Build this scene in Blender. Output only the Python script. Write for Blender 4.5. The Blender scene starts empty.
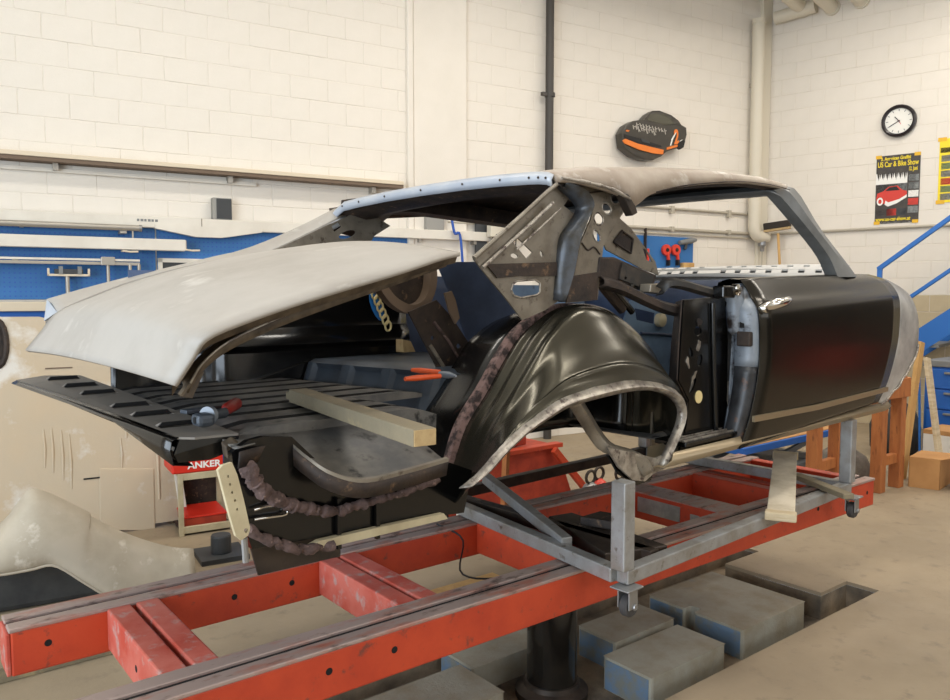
import bpy, bmesh, math, random
from mathutils import Vector, Matrix
random.seed(7)
S = bpy.context.scene
COL = S.collection
R = math.radians

# ---------------------------------------------------------------- camera
cd = bpy.data.cameras.new('camera'); cd.lens = 29.67; cd.sensor_width = 36; cd.clip_start = .05; cd.clip_end = 100
cam = bpy.data.objects.new('camera', cd); COL.objects.link(cam)
cam.location = (0, 0, 1.6)
cam.rotation_euler = (R(90 - 4.018), 0, R(51.5 - 90))
S.camera = cam

# ---------------------------------------------------------------- world, lights, exposure
S.view_settings.view_transform = 'Standard'; S.view_settings.look = 'None'
S.view_settings.exposure = -0.12; S.view_settings.gamma = 1; S.view_settings.use_curve_mapping = False
wd = bpy.data.worlds.new('world'); S.world = wd; wd.use_nodes = True
wd.node_tree.nodes['Background'].inputs[0].default_value = (.75, .85, 1, 1)
wd.node_tree.nodes['Background'].inputs[1].default_value = .6

def area(name, loc, rot, sx, sy, power, col):
    l = bpy.data.lights.new(name, 'AREA'); l.shape = 'RECTANGLE'; l.size = sx; l.size_y = sy; l.energy = power; l.color = col
    o = bpy.data.objects.new(name, l); COL.objects.link(o); o.location = loc; o.rotation_euler = rot
    return o
# daylight through the glazed gate in the left wall and the windows of the front wall
area('gate_daylight', (-3.9, 1.2, 2.3), (0, R(-90), 0), 3.6, 5.5, 500, (.78, .89, 1))
area('window_daylight', (4.2, -4.6, 3.2), (R(90), 0, 0), 6.5, 1.6, 110, (.92, .95, 1))
# rows of fluorescent tubes under the ceiling
for lx, ly, pw in ((1.2, 4.6, 44), (4.4, 4.2, 66), (7.6, 3.6, 66), (1.0, 1.2, 44), (4.2, 1.0, 66), (7.6, .6, 66), (10.3, 2.6, 50), (2.0, -2.4, 44), (7, -2.4, 50)):
    area('tube_light', (lx, ly, 5.2), (0, 0, R(-6)), 1.9, .35, pw, (1, .945, .86))

# ---------------------------------------------------------------- frames of reference
IDENT = Matrix.Identity(4)
CAR = Matrix.Rotation(R(4), 4, 'Z') @ Matrix.Translation((0, 1.55, 0))       # x to the nose, y from near to far flank
BW = Matrix.Translation((.90, 7.08, 0)) @ Matrix.Rotation(R(-7.932), 4, 'Z')  # x along the long wall, -y into the room
RW = Matrix.Translation((9.62, 5.865, 0)) @ Matrix.Rotation(R(-78.67), 4, 'Z')  # x from the corner along the end wall

# ---------------------------------------------------------------- materials
def lin(c):
    return tuple(((v / 255) / 12.92 if v / 255 <= .04045 else ((v / 255 + .055) / 1.055) ** 2.4) for v in c) + (1,)
MATS = {}
def mat(name, c, rough=.6, metal=0, c2=None, scale=6, lo=.4, hi=.65, bump=0, bscale=60, coat=0, c3=None, scale3=30, lo3=.58, hi3=.68, stretch=None, emit=0, spec=.5, rvar=0):
    m = bpy.data.materials.new(name); m.use_nodes = True; nt = m.node_tree; N = nt.nodes; L = nt.links
    b = N['Principled BSDF']; b.inputs['Roughness'].default_value = rough; b.inputs['Metallic'].default_value = metal
    b.inputs['Specular IOR Level'].default_value = spec
    b.inputs['Coat Weight'].default_value = coat; b.inputs['Coat Roughness'].default_value = .12
    tc = N.new('ShaderNodeTexCoord'); mp = N.new('ShaderNodeMapping'); L.new(tc.outputs['Object'], mp.inputs[0])
    if stretch: mp.inputs['Scale'].default_value = stretch
    def noise(sc, det=6):
        n = N.new('ShaderNodeTexNoise'); n.inputs['Scale'].default_value = sc; n.inputs['Detail'].default_value = det
        n.inputs['Roughness'].default_value = .62; L.new(mp.outputs[0], n.inputs['Vector']); return n
    def ramp(n, l, h):
        r = N.new('ShaderNodeMapRange'); r.inputs[1].default_value = l; r.inputs[2].default_value = h; L.new(n.outputs[0], r.inputs[0]); return r
    col = None
    def mix(a, bcol, fac):
        x = N.new('ShaderNodeMix'); x.data_type = 'RGBA'
        L.new(fac.outputs[0], x.inputs[0])
        if isinstance(a, tuple): x.inputs[6].default_value = a
        else: L.new(a, x.inputs[6])
        x.inputs[7].default_value = bcol; return x.outputs[2]
    base = lin(c)
    if c2: col = mix(base, lin(c2), ramp(noise(scale), lo, hi))
    if c3: col = mix(col if col else base, lin(c3), ramp(noise(scale3, 9), lo3, hi3))
    if col: L.new(col, b.inputs['Base Color'])
    else: b.inputs['Base Color'].default_value = base
    if rvar:
        r = ramp(noise(scale * 2.3), .3, .7); r.inputs[3].default_value = rough - rvar; r.inputs[4].default_value = rough + rvar
        L.new(r.outputs[0], b.inputs['Roughness'])
    if bump:
        bp = N.new('ShaderNodeBump'); bp.inputs['Strength'].default_value = bump; bp.inputs['Distance'].default_value = .01
        L.new(noise(bscale).outputs[0], bp.inputs['Height']); L.new(bp.outputs[0], b.inputs['Normal'])
    if emit:
        b.inputs['Emission Color'].default_value = base; b.inputs['Emission Strength'].default_value = emit
    MATS[name] = m
    return m
mat('wall_paint', (229, 222, 211), .75, c2=(223, 216, 204), scale=1.3, c3=(196, 186, 172), scale3=45, lo3=.70, hi3=.76, bump=.25, bscale=90)
mat('joint_paint', (222, 214, 202), .8, c2=(196, 186, 172), scale=5, lo=.5, hi=.75)
mat('dado_paint', (196, 180, 148), .7, c2=(186, 170, 140), scale=3, bump=.2, bscale=90)
mat('ceiling_paint', (226, 220, 208), .8)
mat('concrete', (154, 138, 114), .62, c2=(142, 127, 105), scale=1.6, lo=.38, hi=.66, c3=(126, 113, 95), scale3=9, lo3=.56, hi3=.72, bump=.12, bscale=70, rvar=.12)
mat('pit_concrete', (142, 126, 104), .85, c2=(82, 74, 64), scale=3, bump=.4, bscale=40)
mat('block_concrete', (158, 154, 140), .8, c2=(142, 132, 112), scale=5, c3=(104, 122, 138), scale3=4, lo3=.62, hi3=.8, bump=.3, bscale=60)
mat('block_blue', (98, 120, 142), .7, c2=(118, 118, 110), scale=9, lo=.46, hi=.62, bump=.3, bscale=60)
mat('bench_red', (192, 68, 36), .5, c2=(174, 56, 31), scale=5, c3=(120, 60, 48), scale3=22, lo3=.6, hi3=.7, bump=.08, bscale=80)
mat('bench_worn', (168, 148, 140), .5, .35, c2=(176, 104, 84), scale=14, lo=.5, hi=.68, c3=(104, 84, 76), scale3=30, lo3=.56, hi3=.68, stretch=(.35, 1, 1))
mat('bench_pink', (188, 100, 86), .55, c2=(172, 66, 50), scale=6, c3=(168, 140, 134), scale3=16, lo3=.55, hi3=.68)
mat('hole_shade_black', (14, 12, 12), .9)  # for holes, and for shade painted on trunk ribs and shelf slots
mat('steel_tube', (158, 159, 160), .42, .45, c2=(134, 130, 122), scale=9, lo=.4, hi=.7, c3=(92, 80, 66), scale3=24, lo3=.6, hi3=.72, rvar=.1)
mat('steel_dark', (72, 62, 54), .5, .5, c2=(48, 42, 38), scale=8)
mat('rubber', (62, 60, 60), .7)
mat('cast_grey', (150, 150, 150), .4, .7)
mat('black_gloss', (9, 9, 10), .22, 0, c2=(14, 13, 12), scale=5, coat=.3, rvar=.05, spec=.4)
mat('dome_black', (66, 63, 54), .24, .75, c2=(72, 69, 59), scale=2, coat=.1)
mat('door_black', (46, 43, 38), .22, .72, c2=(51, 48, 42), scale=3)
mat('black_floor', (84, 83, 82), .5, 0, c2=(124, 119, 111), scale=7, lo=.42, hi=.68, c3=(28, 28, 28), scale3=14, lo3=.56, hi3=.66, rvar=.12)
mat('bulkhead_grey', (66, 74, 84), .4, .1, c2=(52, 56, 62), scale=5)
mat('shelf_grey', (112, 106, 99), .55, 0, c2=(120, 114, 106), scale=5, c3=(82, 78, 74), scale3=12)
mat('black_dusty', (40, 38, 36), .5, 0, c2=(72, 62, 52), scale=12, lo=.5, hi=.75, bump=.1)
mat('primer_grey', (164, 158, 150), .55, 0, c2=(150, 143, 134), scale=2.5, c3=(184, 179, 171), scale3=5, lo3=.58, hi3=.7, rvar=.08)
mat('primer_under', (96, 84, 68), .6, .2, c2=(60, 50, 40), scale=18)
mat('roof_primer', (164, 151, 136), .5, 0, c2=(142, 127, 112), scale=3.4, lo=.42, hi=.62, c3=(190, 182, 172), scale3=7, lo3=.56, hi3=.68)
mat('lip_blue', (166, 172, 182), .45, .2, c2=(178, 182, 188), scale=8)
mat('bare_metal', (142, 134, 121), .38, .4, c2=(116, 107, 95), scale=9, c3=(70, 58, 48), scale3=26, lo3=.58, hi3=.7, rvar=.1)
mat('bare_bright', (178, 170, 158), .35, .45, c2=(110, 102, 94), scale=16, c3=(86, 74, 70), scale3=40, lo3=.55, hi3=.65, bump=.2, bscale=60)
mat('channel_blue', (74, 78, 84), .38, .4, c2=(58, 56, 52), scale=12, lo=.45, hi=.6)
mat('rust_dark', (62, 50, 42), .65, .2, c2=(36, 30, 28), scale=12, c3=(112, 88, 66), scale3=25, lo3=.6, hi3=.7, bump=.25, bscale=70)
mat('seam_rust', (132, 106, 100), .8, c2=(52, 40, 38), scale=30, lo=.44, hi=.58, bump=.5, bscale=80)
mat('jamb_dark', (58, 60, 64), .4, .1, c2=(30, 28, 28), scale=9, c3=(96, 66, 48), scale3=14, lo3=.58, hi3=.68)
mat('rust_pink', (104, 84, 80), .9, c2=(66, 52, 48), scale=30, c3=(136, 112, 104), scale3=60, lo3=.55, hi3=.68, bump=.9, bscale=70)
mat('interior_blue', (70, 84, 112), .5, .1, c2=(52, 62, 84), scale=3)
mat('door_inner', (140, 147, 156), .45, .1, c2=(118, 126, 136), scale=6, c3=(40, 32, 30), scale3=9, lo3=.52, hi3=.62)
mat('panel_blue', (112, 136, 162), .5, .1, c2=(92, 112, 136), scale=6, c3=(60, 66, 74), scale3=9, lo3=.6, hi3=.72)
mat('pillar_grey', (132, 134, 134), .4, .3, c2=(112, 113, 112), scale=5)
mat('cowl_grey', (186, 184, 180), .5)
mat('chrome', (210, 208, 204), .12, 1)
mat('trim_gold', (150, 134, 108), .4, .5)
mat('fender_metal', (186, 184, 180), .42, .25, c2=(150, 148, 146), scale=6, rvar=.08)
mat('wood_pale', (206, 190, 160), .75, c2=(184, 164, 130), scale=7, stretch=(1, 1, 6), bump=.15)
mat('wood_bleached', (214, 202, 180), .8, c2=(186, 172, 148), scale=8, bump=.2)
mat('wood_beam', (124, 114, 93), .75, c2=(134, 122, 98), scale=10, c3=(160, 144, 110), scale3=5, bump=.2)
mat('wood_end', (184, 158, 114), .75, c2=(166, 138, 96), scale=30)
mat('wood_orange', (178, 112, 62), .6, c2=(156, 92, 50), scale=5, stretch=(3, 3, .6), c3=(120, 70, 40), scale3=12)
mat('wood_yellow', (204, 164, 104), .65, c2=(188, 146, 88), scale=6, stretch=(3, 3, .5))
mat('cardboard', (190, 142, 90), .85, c2=(176, 128, 78), scale=4)
mat('white_card', (226, 222, 214), .8)
mat('orange_grip', (214, 84, 36), .45)
mat('red_handle', (150, 34, 26), .35)
mat('tool_steel', (126, 132, 140), .5, .25)
mat('tool_dark', (70, 76, 84), .5, .4)
mat('sticker_blue', (36, 120, 200), .5)
mat('chain_cream', (226, 206, 150), .5)
mat('pan_beige', (188, 172, 148), .6, c2=(192, 172, 144), scale=2.2, c3=(210, 205, 196), scale3=3.4, lo3=.54, hi3=.66, bump=.35, bscale=9)
mat('fender_beige', (182, 171, 153), .65, c2=(168, 157, 138), scale=4, c3=(202, 193, 177), scale3=9)
mat('dark_liner', (44, 44, 44), .7, c2=(62, 62, 60), scale=5)
mat('peg_blue', (44, 104, 166), .5, c2=(52, 114, 176), scale=2)
mat('bar_white', (222, 216, 204), .55, c2=(212, 205, 192), scale=3)
mat('bar_alu', (168, 162, 152), .4, .5)
mat('ledge_beige', (214, 200, 176), .6)
mat('ledge_brown', (110, 92, 76), .7)
mat('dark_box', (58, 60, 62), .6)
mat('box_grey', (150, 148, 142), .6)
mat('pipe_black', (66, 62, 58), .5, .2)
mat('pipe_cream', (214, 206, 188), .5)
mat('conduit', (176, 168, 152), .5)
mat('cable_blue', (40, 84, 170), .5)
mat('rail_blue', (34, 104, 184), .45)
mat('cabinet_blue', (36, 96, 178), .45)
mat('cabinet_grey', (120, 122, 122), .5)
mat('crate_red', (212, 44, 26), .45)
mat('crate_orange', (180, 64, 38), .6, c2=(150, 48, 30), scale=8)
mat('cart_beige', (190, 178, 146), .6, c2=(170, 156, 126), scale=8)
mat('white_paint', (226, 222, 210), .5, c2=(214, 206, 190), scale=7)
mat('ink_black', (20, 18, 18), .6)
mat('poster_white', (236, 234, 228), .6)
mat('poster_dark', (52, 46, 42), .5, c2=(70, 62, 54), scale=14)
mat('poster_grey', (140, 142, 140), .5, c2=(100, 104, 104), scale=40)
mat('poster_yellow', (240, 214, 36), .55)
mat('tape_yellow', (226, 176, 24), .5)
mat('poster_red', (206, 54, 38), .5)
mat('poster_green', (120, 140, 96), .5)
mat('clock_black', (30, 24, 28), .3)
mat('clock_face', (232, 230, 222), .5)
mat('race_black', (52, 48, 42), .35, c2=(64, 60, 52), scale=6)
mat('race_orange', (226, 122, 42), .45)
mat('race_glass', (74, 72, 58), .25)
mat('race_print', (176, 170, 160), .5)
mat('broom_black', (44, 38, 32), .8)
mat('tool_red', (214, 62, 44), .4)
mat('rock_grey', (120, 112, 102), .9, c2=(90, 84, 78), scale=12, bump=.8, bscale=20)
mat('lift_black', (26, 24, 22), .18, .3, c2=(40, 36, 30), scale=3, coat=.5)
mat('plate_silver', (168, 170, 168), .4, .5, c2=(140, 142, 140), scale=12)

# ---------------------------------------------------------------- mesh helpers
class G:
    """collects the geometry of ONE mesh object"""
    def __init__(s): s.v = []; s.f = []; s.m = []
    def add(s, v, f, mi=0):
        n = len(s.v); s.v += [tuple(p) for p in v]; s.f += [tuple(i + n for i in q) for q in f]; s.m += [mi] * len(f); return s
    def box(s, x0, x1, y0, y1, z0, z1, mi=0):
        return s.add([(x, y, z) for z in (z0, z1) for y in (y0, y1) for x in (x0, x1)],
                     [(0, 2, 3, 1), (4, 5, 7, 6), (0, 1, 5, 4), (2, 6, 7, 3), (0, 4, 6, 2), (1, 3, 7, 5)], mi)
    def hexa(s, lo, hi, mi=0):
        """eight corners: lower ring of four, upper ring of four"""
        return s.add(list(lo) + list(hi), [(3, 2, 1, 0), (4, 5, 6, 7)] + [(i, (i + 1) % 4, 4 + (i + 1) % 4, 4 + i) for i in range(4)], mi)
    def beam(s, p0, p1, w, h, up=(0, 0, 1), mi=0):
        p0 = Vector(p0); p1 = Vector(p1); d = (p1 - p0).normalized(); up = Vector(up)
        if abs(d.dot(up)) > .98: up = Vector((1, 0, 0))
        sd = d.cross(up).normalized() * (w / 2); u = sd.cross(d).normalized() * (h / 2)
        ring = lambda p: [p - sd - u, p + sd - u, p + sd + u, p - sd + u]
        return s.add(ring(p0) + ring(p1), [(0, 1, 2, 3), (7, 6, 5, 4)] + [(i, i + 4, (i + 1) % 4 + 4, (i + 1) % 4) for i in range(4)], mi)
    def tube(s, pts, r, n=10, cap=True, mi=0):
        pts = [Vector(p) for p in pts]; rs = r if isinstance(r, (list, tuple)) else [r] * len(pts)
        V = []; ref = None
        for i, p in enumerate(pts):
            d = (pts[min(i + 1, len(pts) - 1)] - pts[max(i - 1, 0)]).normalized()
            if ref is None: ref = d.orthogonal().normalized()
            ref = (ref - d * ref.dot(d)).normalized(); q = d.cross(ref)
            V += [p + (ref * math.cos(2 * math.pi * k / n) + q * math.sin(2 * math.pi * k / n)) * rs[i] for k in range(n)]
        F = [(i * n + k, i * n + (k + 1) % n, (i + 1) * n + (k + 1) % n, (i + 1) * n + k) for i in range(len(pts) - 1) for k in range(n)]
        if cap: F += [tuple(reversed(range(n))), tuple(range((len(pts) - 1) * n, len(pts) * n))]
        return s.add(V, F, mi)
    def grid(s, rows, mi=0, cyc=False):
        n = len(rows[0]); V = [p for r in rows for p in r]
        F = [(i * n + k, i * n + (k + 1) % n, (i + 1) * n + (k + 1) % n, (i + 1) * n + k) for i in range(len(rows) - 1) for k in range(n if cyc else n - 1)]
        return s.add(V, F, mi)
    def prism(s, poly, d, mi=0):
        """3D polygon pushed along d"""
        d = Vector(d); a = [Vector(p) for p in poly]; n = len(a)
        return s.add(a + [p + d for p in a], [tuple(range(n)), tuple(reversed(range(n, 2 * n)))] + [(i, i + n, (i + 1) % n + n, (i + 1) % n) for i in range(n)], mi)
    def lathe(s, prof, c, n=24, axis='z', mi=0):
        c = Vector(c); rows = []
        for r, h in prof:
            row = []
            for k in range(n):
                x = r * math.cos(2 * math.pi * k / n); y = r * math.sin(2 * math.pi * k / n)
                row.append(c + Vector({'z': (x, y, h), 'y': (x, h, y), 'x': (h, x, y)}[axis]))
            rows.append(row)
        s.grid(rows, mi, True)
        n0 = len(s.v) - len(rows) * n
        s.f += [tuple(n0 + k for k in range(n)), tuple(n0 + (len(rows) - 1) * n + k for k in range(n))]; s.m += [mi, mi]
        return s

def catmull(pts, n):
    pts = [Vector(p) for p in pts]; P = [pts[0] * 2 - pts[1]] + pts + [pts[-1] * 2 - pts[-2]]; out = []
    m = len(pts) - 1
    for i in range(n):
        t = i / (n - 1) * m; k = min(int(t), m - 1); t -= k
        a, b, c, d = P[k:k + 4]
        out.append(.5 * ((2 * b) + (c - a) * t + (2 * a - 5 * b + 4 * c - d) * t * t + (3 * b - a - 3 * c + d) * t ** 3))
    return out

def plate2d(outline, holes, thick, bev=.0):
    """flat sheet with real holes: triangulated from 2D outlines, returns verts (x, y, t) and faces"""
    cu = bpy.data.curves.new('tmp', 'CURVE'); cu.dimensions = '2D'; cu.fill_mode = 'BOTH'; cu.extrude = thick / 2 - bev; cu.bevel_depth = bev; cu.bevel_resolution = 1
    for poly in [outline] + list(holes):
        sp = cu.splines.new('POLY'); sp.points.add(len(poly) - 1); sp.use_cyclic_u = True
        for p, q in zip(sp.points, poly): p.co = (q[0], q[1], 0, 1)
    o = bpy.data.objects.new('tmp', cu); COL.objects.link(o)
    dg = bpy.context.evaluated_depsgraph_get(); me = o.evaluated_get(dg).to_mesh()
    v = [tuple(x.co) for x in me.vertices]; f = [tuple(p.vertices) for p in me.polygons]
    o.evaluated_get(dg).to_mesh_clear(); bpy.data.objects.remove(o); bpy.data.curves.remove(cu)
    return v, f
def plate_az(outline, holes, thick=.008, b=None, bev=.0):
    """sheet lying in the fore-and-aft vertical plane of the car at lateral offset b"""
    if b is None: b = outline[0][1]
    v, f = plate2d([(p[0], p[2]) for p in outline], [[(p[0], p[2]) for p in h] for h in holes], thick, bev)
    return G().add([(x, b + t, y) for x, y, t in v], f)
def plate_ab(outline, holes, thick, zf):
    v, f = plate2d([(p[0], p[1]) for p in outline], [[(p[0], p[1]) for p in h] for h in holes], thick)
    return G().add([(x, y, zf(x, y) + t) for x, y, t in v], f)
def text_mesh(body, size, align='LEFT', bold=.0):
    cu = bpy.data.curves.new('tmp', 'FONT'); cu.body = body; cu.size = size; cu.align_x = align; cu.offset = bold; cu.fill_mode = 'FRONT'
    o = bpy.data.objects.new('tmp', cu); COL.objects.link(o)
    dg = bpy.context.evaluated_depsgraph_get(); me = o.evaluated_get(dg).to_mesh()
    v = [tuple(x.co) for x in me.vertices]; f = [tuple(p.vertices) for p in me.polygons]
    o.evaluated_get(dg).to_mesh_clear(); bpy.data.objects.remove(o); bpy.data.curves.remove(cu)
    return v, f

BASE = {}
def finish(o, mats, smooth, bevel, solid, sub, flip=False):
    me = o.data
    for m in (mats if isinstance(mats, (list, tuple)) else [mats]): me.materials.append(MATS[m])
    if smooth is not None:
        for p in me.polygons: p.use_smooth = True
    if solid:
        md = o.modifiers.new('solid', 'SOLIDIFY'); md.thickness = solid; md.offset = 0
        if len(me.materials) > 1 and isinstance(mats, list): md.material_offset = 1; md.material_offset_rim = 0; md.offset = -1
    if sub: md = o.modifiers.new('sub', 'SUBSURF'); md.levels = sub; md.render_levels = sub
    if bevel:
        md = o.modifiers.new('bev', 'BEVEL'); md.width = bevel; md.segments = 2; md.limit_method = 'ANGLE'; md.angle_limit = R(35)
    if smooth: 
        bm = bmesh.new(); bm.from_mesh(me)
        for e in bm.edges:
            if len(e.link_faces) == 2 and e.calc_face_angle(0) > R(smooth): e.smooth = False
        bm.to_mesh(me); bm.free()
def props(o, label, cat, group=None, kind=None):
    if label: o['label'] = label
    if cat: o['category'] = cat
    if group: o['group'] = group
    if kind: o['kind'] = kind
    return o
def thing(name, label, cat, base, frame=IDENT, group=None):
    o = bpy.data.objects.new(name, None); o.empty_display_size = .1; COL.objects.link(o)
    o.matrix_world = frame @ Matrix.Translation(base); BASE[o.name] = Vector(base)
    return props(o, label, cat, group)
def mesh_of(name, g, off):
    me = bpy.data.meshes.new(name); me.from_pydata([Vector(p) - off for p in g.v], [], g.f); 
    for p, i in zip(me.polygons, g.m): p.material_index = i
    me.update()
    bm = bmesh.new(); bm.from_mesh(me); bmesh.ops.recalc_face_normals(bm, faces=bm.faces); bm.to_mesh(me); bm.free()
    return me
def part(name, g, mats, parent, smooth=None, bevel=0, solid=0, sub=0, label=None, kind=None):
    """a mesh under its thing (or a sub-part under a part); coordinates in the thing's frame of reference"""
    off = BASE[parent.name]
    o = bpy.data.objects.new(name, mesh_of(name, g, off)); COL.objects.link(o); o.parent = parent
    BASE[o.name] = off
    finish(o, mats, smooth, bevel, solid, sub)
    if label: o['label'] = label
    if kind: o['kind'] = kind
    return o
def single(name, g, mats, label, cat, frame=IDENT, group=None, kind=None, smooth=None, bevel=0, solid=0, sub=0, base=None):
    """a thing that is one mesh"""
    if base is None:
        xs, ys, zs = zip(*g.v); base = ((min(xs) + max(xs)) / 2, (min(ys) + max(ys)) / 2, min(zs))
    base = Vector(base)
    o = bpy.data.objects.new(name, mesh_of(name, g, base)); COL.objects.link(o); o.matrix_world = frame @ Matrix.Translation(base)
    BASE[o.name] = base
    finish(o, mats, smooth, bevel, solid, sub)
    return props(o, label, cat, group, kind)
def lettering(name, body, size, origin, xdir, updir, m, parent, align='LEFT', bold=0, sx=1, kind=None):
    v, f = text_mesh(body, size, align, bold); x = Vector(xdir).normalized() * sx; u = Vector(updir).normalized(); o = Vector(origin)
    g = G().add([o + x * p[0] + u * p[1] for p in v], f)
    return part(name, g, m, parent)
def copy_tree(o, parent=None):
    c = o.copy(); COL.objects.link(c); c.parent = parent
    for ch in [x for x in o.children]: copy_tree(ch, c)
    return c
def ell(c, rx, rz, n=14, axes='xz'):
    return [(c[0] + rx * math.cos(2 * math.pi * k / n), c[1] + rz * math.sin(2 * math.pi * k / n)) for k in range(n)]


# ================================================================ THE ROOM
CEIL = 5.62
room = [(-4, 7.763), (9.62, 5.865), (11.70, -4.5), (11.72, -4.7), (-4, -4.7)]
pit = [(1.0, 1.88), (4.30, 1.88), (4.30, 2.06), (4.02, 2.06), (4.02, 2.65), (4.38, 2.65), (4.38, 2.88), (1.0, 2.88)]
v, f = plate2d(room, [pit], .02)
single('floor', G().add([(x, y, t - .01) for x, y, t in v], f), 'concrete', 'worn beige concrete workshop floor with a shallow pit', 'floor', kind='structure', base=(0, 0, 0))
g = G(); n = len(pit)
g.add([(x, y, -.0205) for x, y in pit] + [(x, y, -.15) for x, y in pit], [(i, (i + 1) % n, n + (i + 1) % n, n + i) for i in range(n)])
g.add([(x, y, -.15) for x, y in pit], [tuple(range(n))])
single('floor_pit', g, 'pit_concrete', 'shallow dirty recess in the concrete floor under the bench', 'pit', kind='structure', base=(0, 0, -.15))
v, f = plate2d(room, [], .05)
single('ceiling', G().add([(x, y, CEIL + .03 + t) for x, y, t in v], f), 'ceiling_paint', 'plain pale workshop ceiling', 'ceiling', kind='structure', base=(0, 0, CEIL))

def block_mesh(w, h, proud, m):
    c = .003; g = G()
    b = [(0, 0, 0), (w, 0, 0), (w, 0, h), (0, 0, h)]; t = [(c, -proud, c), (w - c, -proud, c), (w - c, -proud, h - c), (c, -proud, h - c)]
    g.add(b + t, [(4, 5, 6, 7)] + [(i, (i + 1) % 4, 4 + (i + 1) % 4, 4 + i) for i in range(4)])
    me = mesh_of('wall_block', g, Vector((0, 0, 0))); me.materials.append(MATS[m]); return me
BL, BH, J = .36, .2, .005
def block_wall(wall, u0, u1, z0, z1, vis, skip, matf):
    """lays courses of painted blocks on the wall; those in view are parts, the rest one mesh"""
    cache = {}; rest = G(); cnt = 0; row = int(round(z0 / BH))
    z = row * BH
    while z < z1:
        u = math.floor(u0 / BL) * BL - (BL / 2 if row % 2 else 0)
        while u < u1:
            a, b_ = max(u, u0), min(u + BL, u1)
            for s0, s1 in skip:
                if a >= s0 and b_ <= s1: a = b_
                elif a < s0 < b_: b_ = s0
                elif a < s1 < b_: a = s1
            if b_ - a > .04:
                w = round(b_ - a - J, 3); pr = random.choice((.002, .003, .004)); m = matf(z)
                if vis(a, b_, z) and cnt < 300:
                    k = (w, pr, m)
                    if k not in cache: cache[k] = block_mesh(w, BH - J, pr, m)
                    o = bpy.data.objects.new('wall_block', cache[k]); COL.objects.link(o); o.parent = wall
                    o.location = (a + J / 2, 0, z + J / 2); cnt += 1
                else:
                    rest.box(a + J / 2, b_ - J / 2, -pr, .002, z + J / 2, z + BH - J / 2, 0 if m == 'wall_paint' else 1)
            u += BL
        z += BH; row += 1
    o = part('far_blocks', rest, ['wall_paint', 'dado_paint'], wall, kind='stuff')
    return cnt
# long wall behind the car
wb = single('wall_back', G().box(-5, 8.95, 0, .2, 0, CEIL), 'joint_paint', 'white painted block wall behind the car', 'wall', BW, kind='structure', base=(0, 0, 0))
PIL = ((3.575,0,3.529),(4.181,0,3.604))
block_wall(wb, -5, 8.80, 0, CEIL, lambda a, b, z: b > -.1 and 2.15 < z < 1.62 + .377 * (6.1 + .509 * b) + .1, [(PIL[0][0], PIL[1][0])], lambda z: 'wall_paint')
single('trim_1', G().box(PIL[0][0], PIL[1][0], -.035, .01, 0, CEIL), 'wall_paint', 'smooth white concrete pilaster on the long wall', 'pilaster', BW, kind='structure', bevel=.006)
single('trim_2', G().box(PIL[0][0] - .07, PIL[0][0] - .005, -.05, .01, 0, CEIL), 'wall_paint', 'narrow pale conduit strip along the pilaster edge', 'trim', BW, kind='structure', bevel=.01)
# end wall with clock and posters
wr = single('wall_right', G().box(-.2, 10.8, 0, .2, 0, CEIL), 'joint_paint', 'white painted block end wall with tan lower band', 'wall', RW, kind='structure', base=(0, 0, 0))
block_wall(wr, 0, 10.6, 0, CEIL, lambda a, b, z: a < 2.5 and z > 1.1, [], lambda z: 'dado_paint' if z < 1.55 else 'wall_paint')
single('added_dark_gate_2', G().box(4.6, 9.2, -.07, -.008, 0, 3.0), 'steel_dark', 'dark closed roller gate in the end wall', 'gate', RW, kind='structure')  # out of view, added so the black door mirrors something dark
# the two sides behind the camera
g = G().box(-4.2, -4, -4.7, -1.6, 0, CEIL).box(-4.2, -4, 4.0, 7.9, 0, CEIL).box(-4.2, -4, -1.6, 4.0, 4.1, CEIL).box(-4.2, -4, -1.6, 4.0, 0, .5)
single('wall_left', g, 'wall_paint', 'white wall with a wide glazed gate', 'wall', kind='structure', base=(-4.1, 0, 0))
single('added_dark_gate_1', G().box(5.6, 11.4, -4.7, -4.62, 0, 2.35), 'steel_dark', 'dark closed roller gate in the front wall', 'gate', kind='structure')  # unseen gate added to darken reflections in the black door
g = G().box(-4, 12, -4.9, -4.7, 0, 2.4).box(-4, 12, -4.9, -4.7, 4.0, CEIL).box(-4, .9, -4.9, -4.7, 2.4, 4.0).box(7.5, 12, -4.9, -4.7, 2.4, 4.0)
single('wall_front', g, 'ceiling_paint', 'pale wall with a high row of windows', 'wall', kind='structure', base=(0, -4.8, 0))


# ================================================================ THINGS ON THE LONG WALL
def W(*t): return t
# upper ledge
a, b = W((-0.324,-0.16,2.676),(3.406,-0.16,2.656))
t = thing('wall_ledge', 'long beige ledge with brown underside high on the block wall', 'ledge', ((a[0] + b[0]) / 2, -.08, a[2] - .04), BW)
part('ledge_board', G().box(-1.2, b[0], -.16, -.006, 2.665, 2.70), 'ledge_beige', t, bevel=.004)
part('ledge_shadow_strip', G().box(-1.2, b[0], -.15, -.006, 2.635, 2.665), 'ledge_brown', t)  # brown strip paints the ledge's own shadow below the board
part('cable_channel', G().box(-1.2, b[0] - 1.4, -.04, -.006, 2.57, 2.60), 'bar_white', t)
for u in (.4, 1.75, 3.1): part('bracket', G().box(u, u + .04, -.09, -.006, 2.58, 2.64), 'bar_alu', t)

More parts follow.
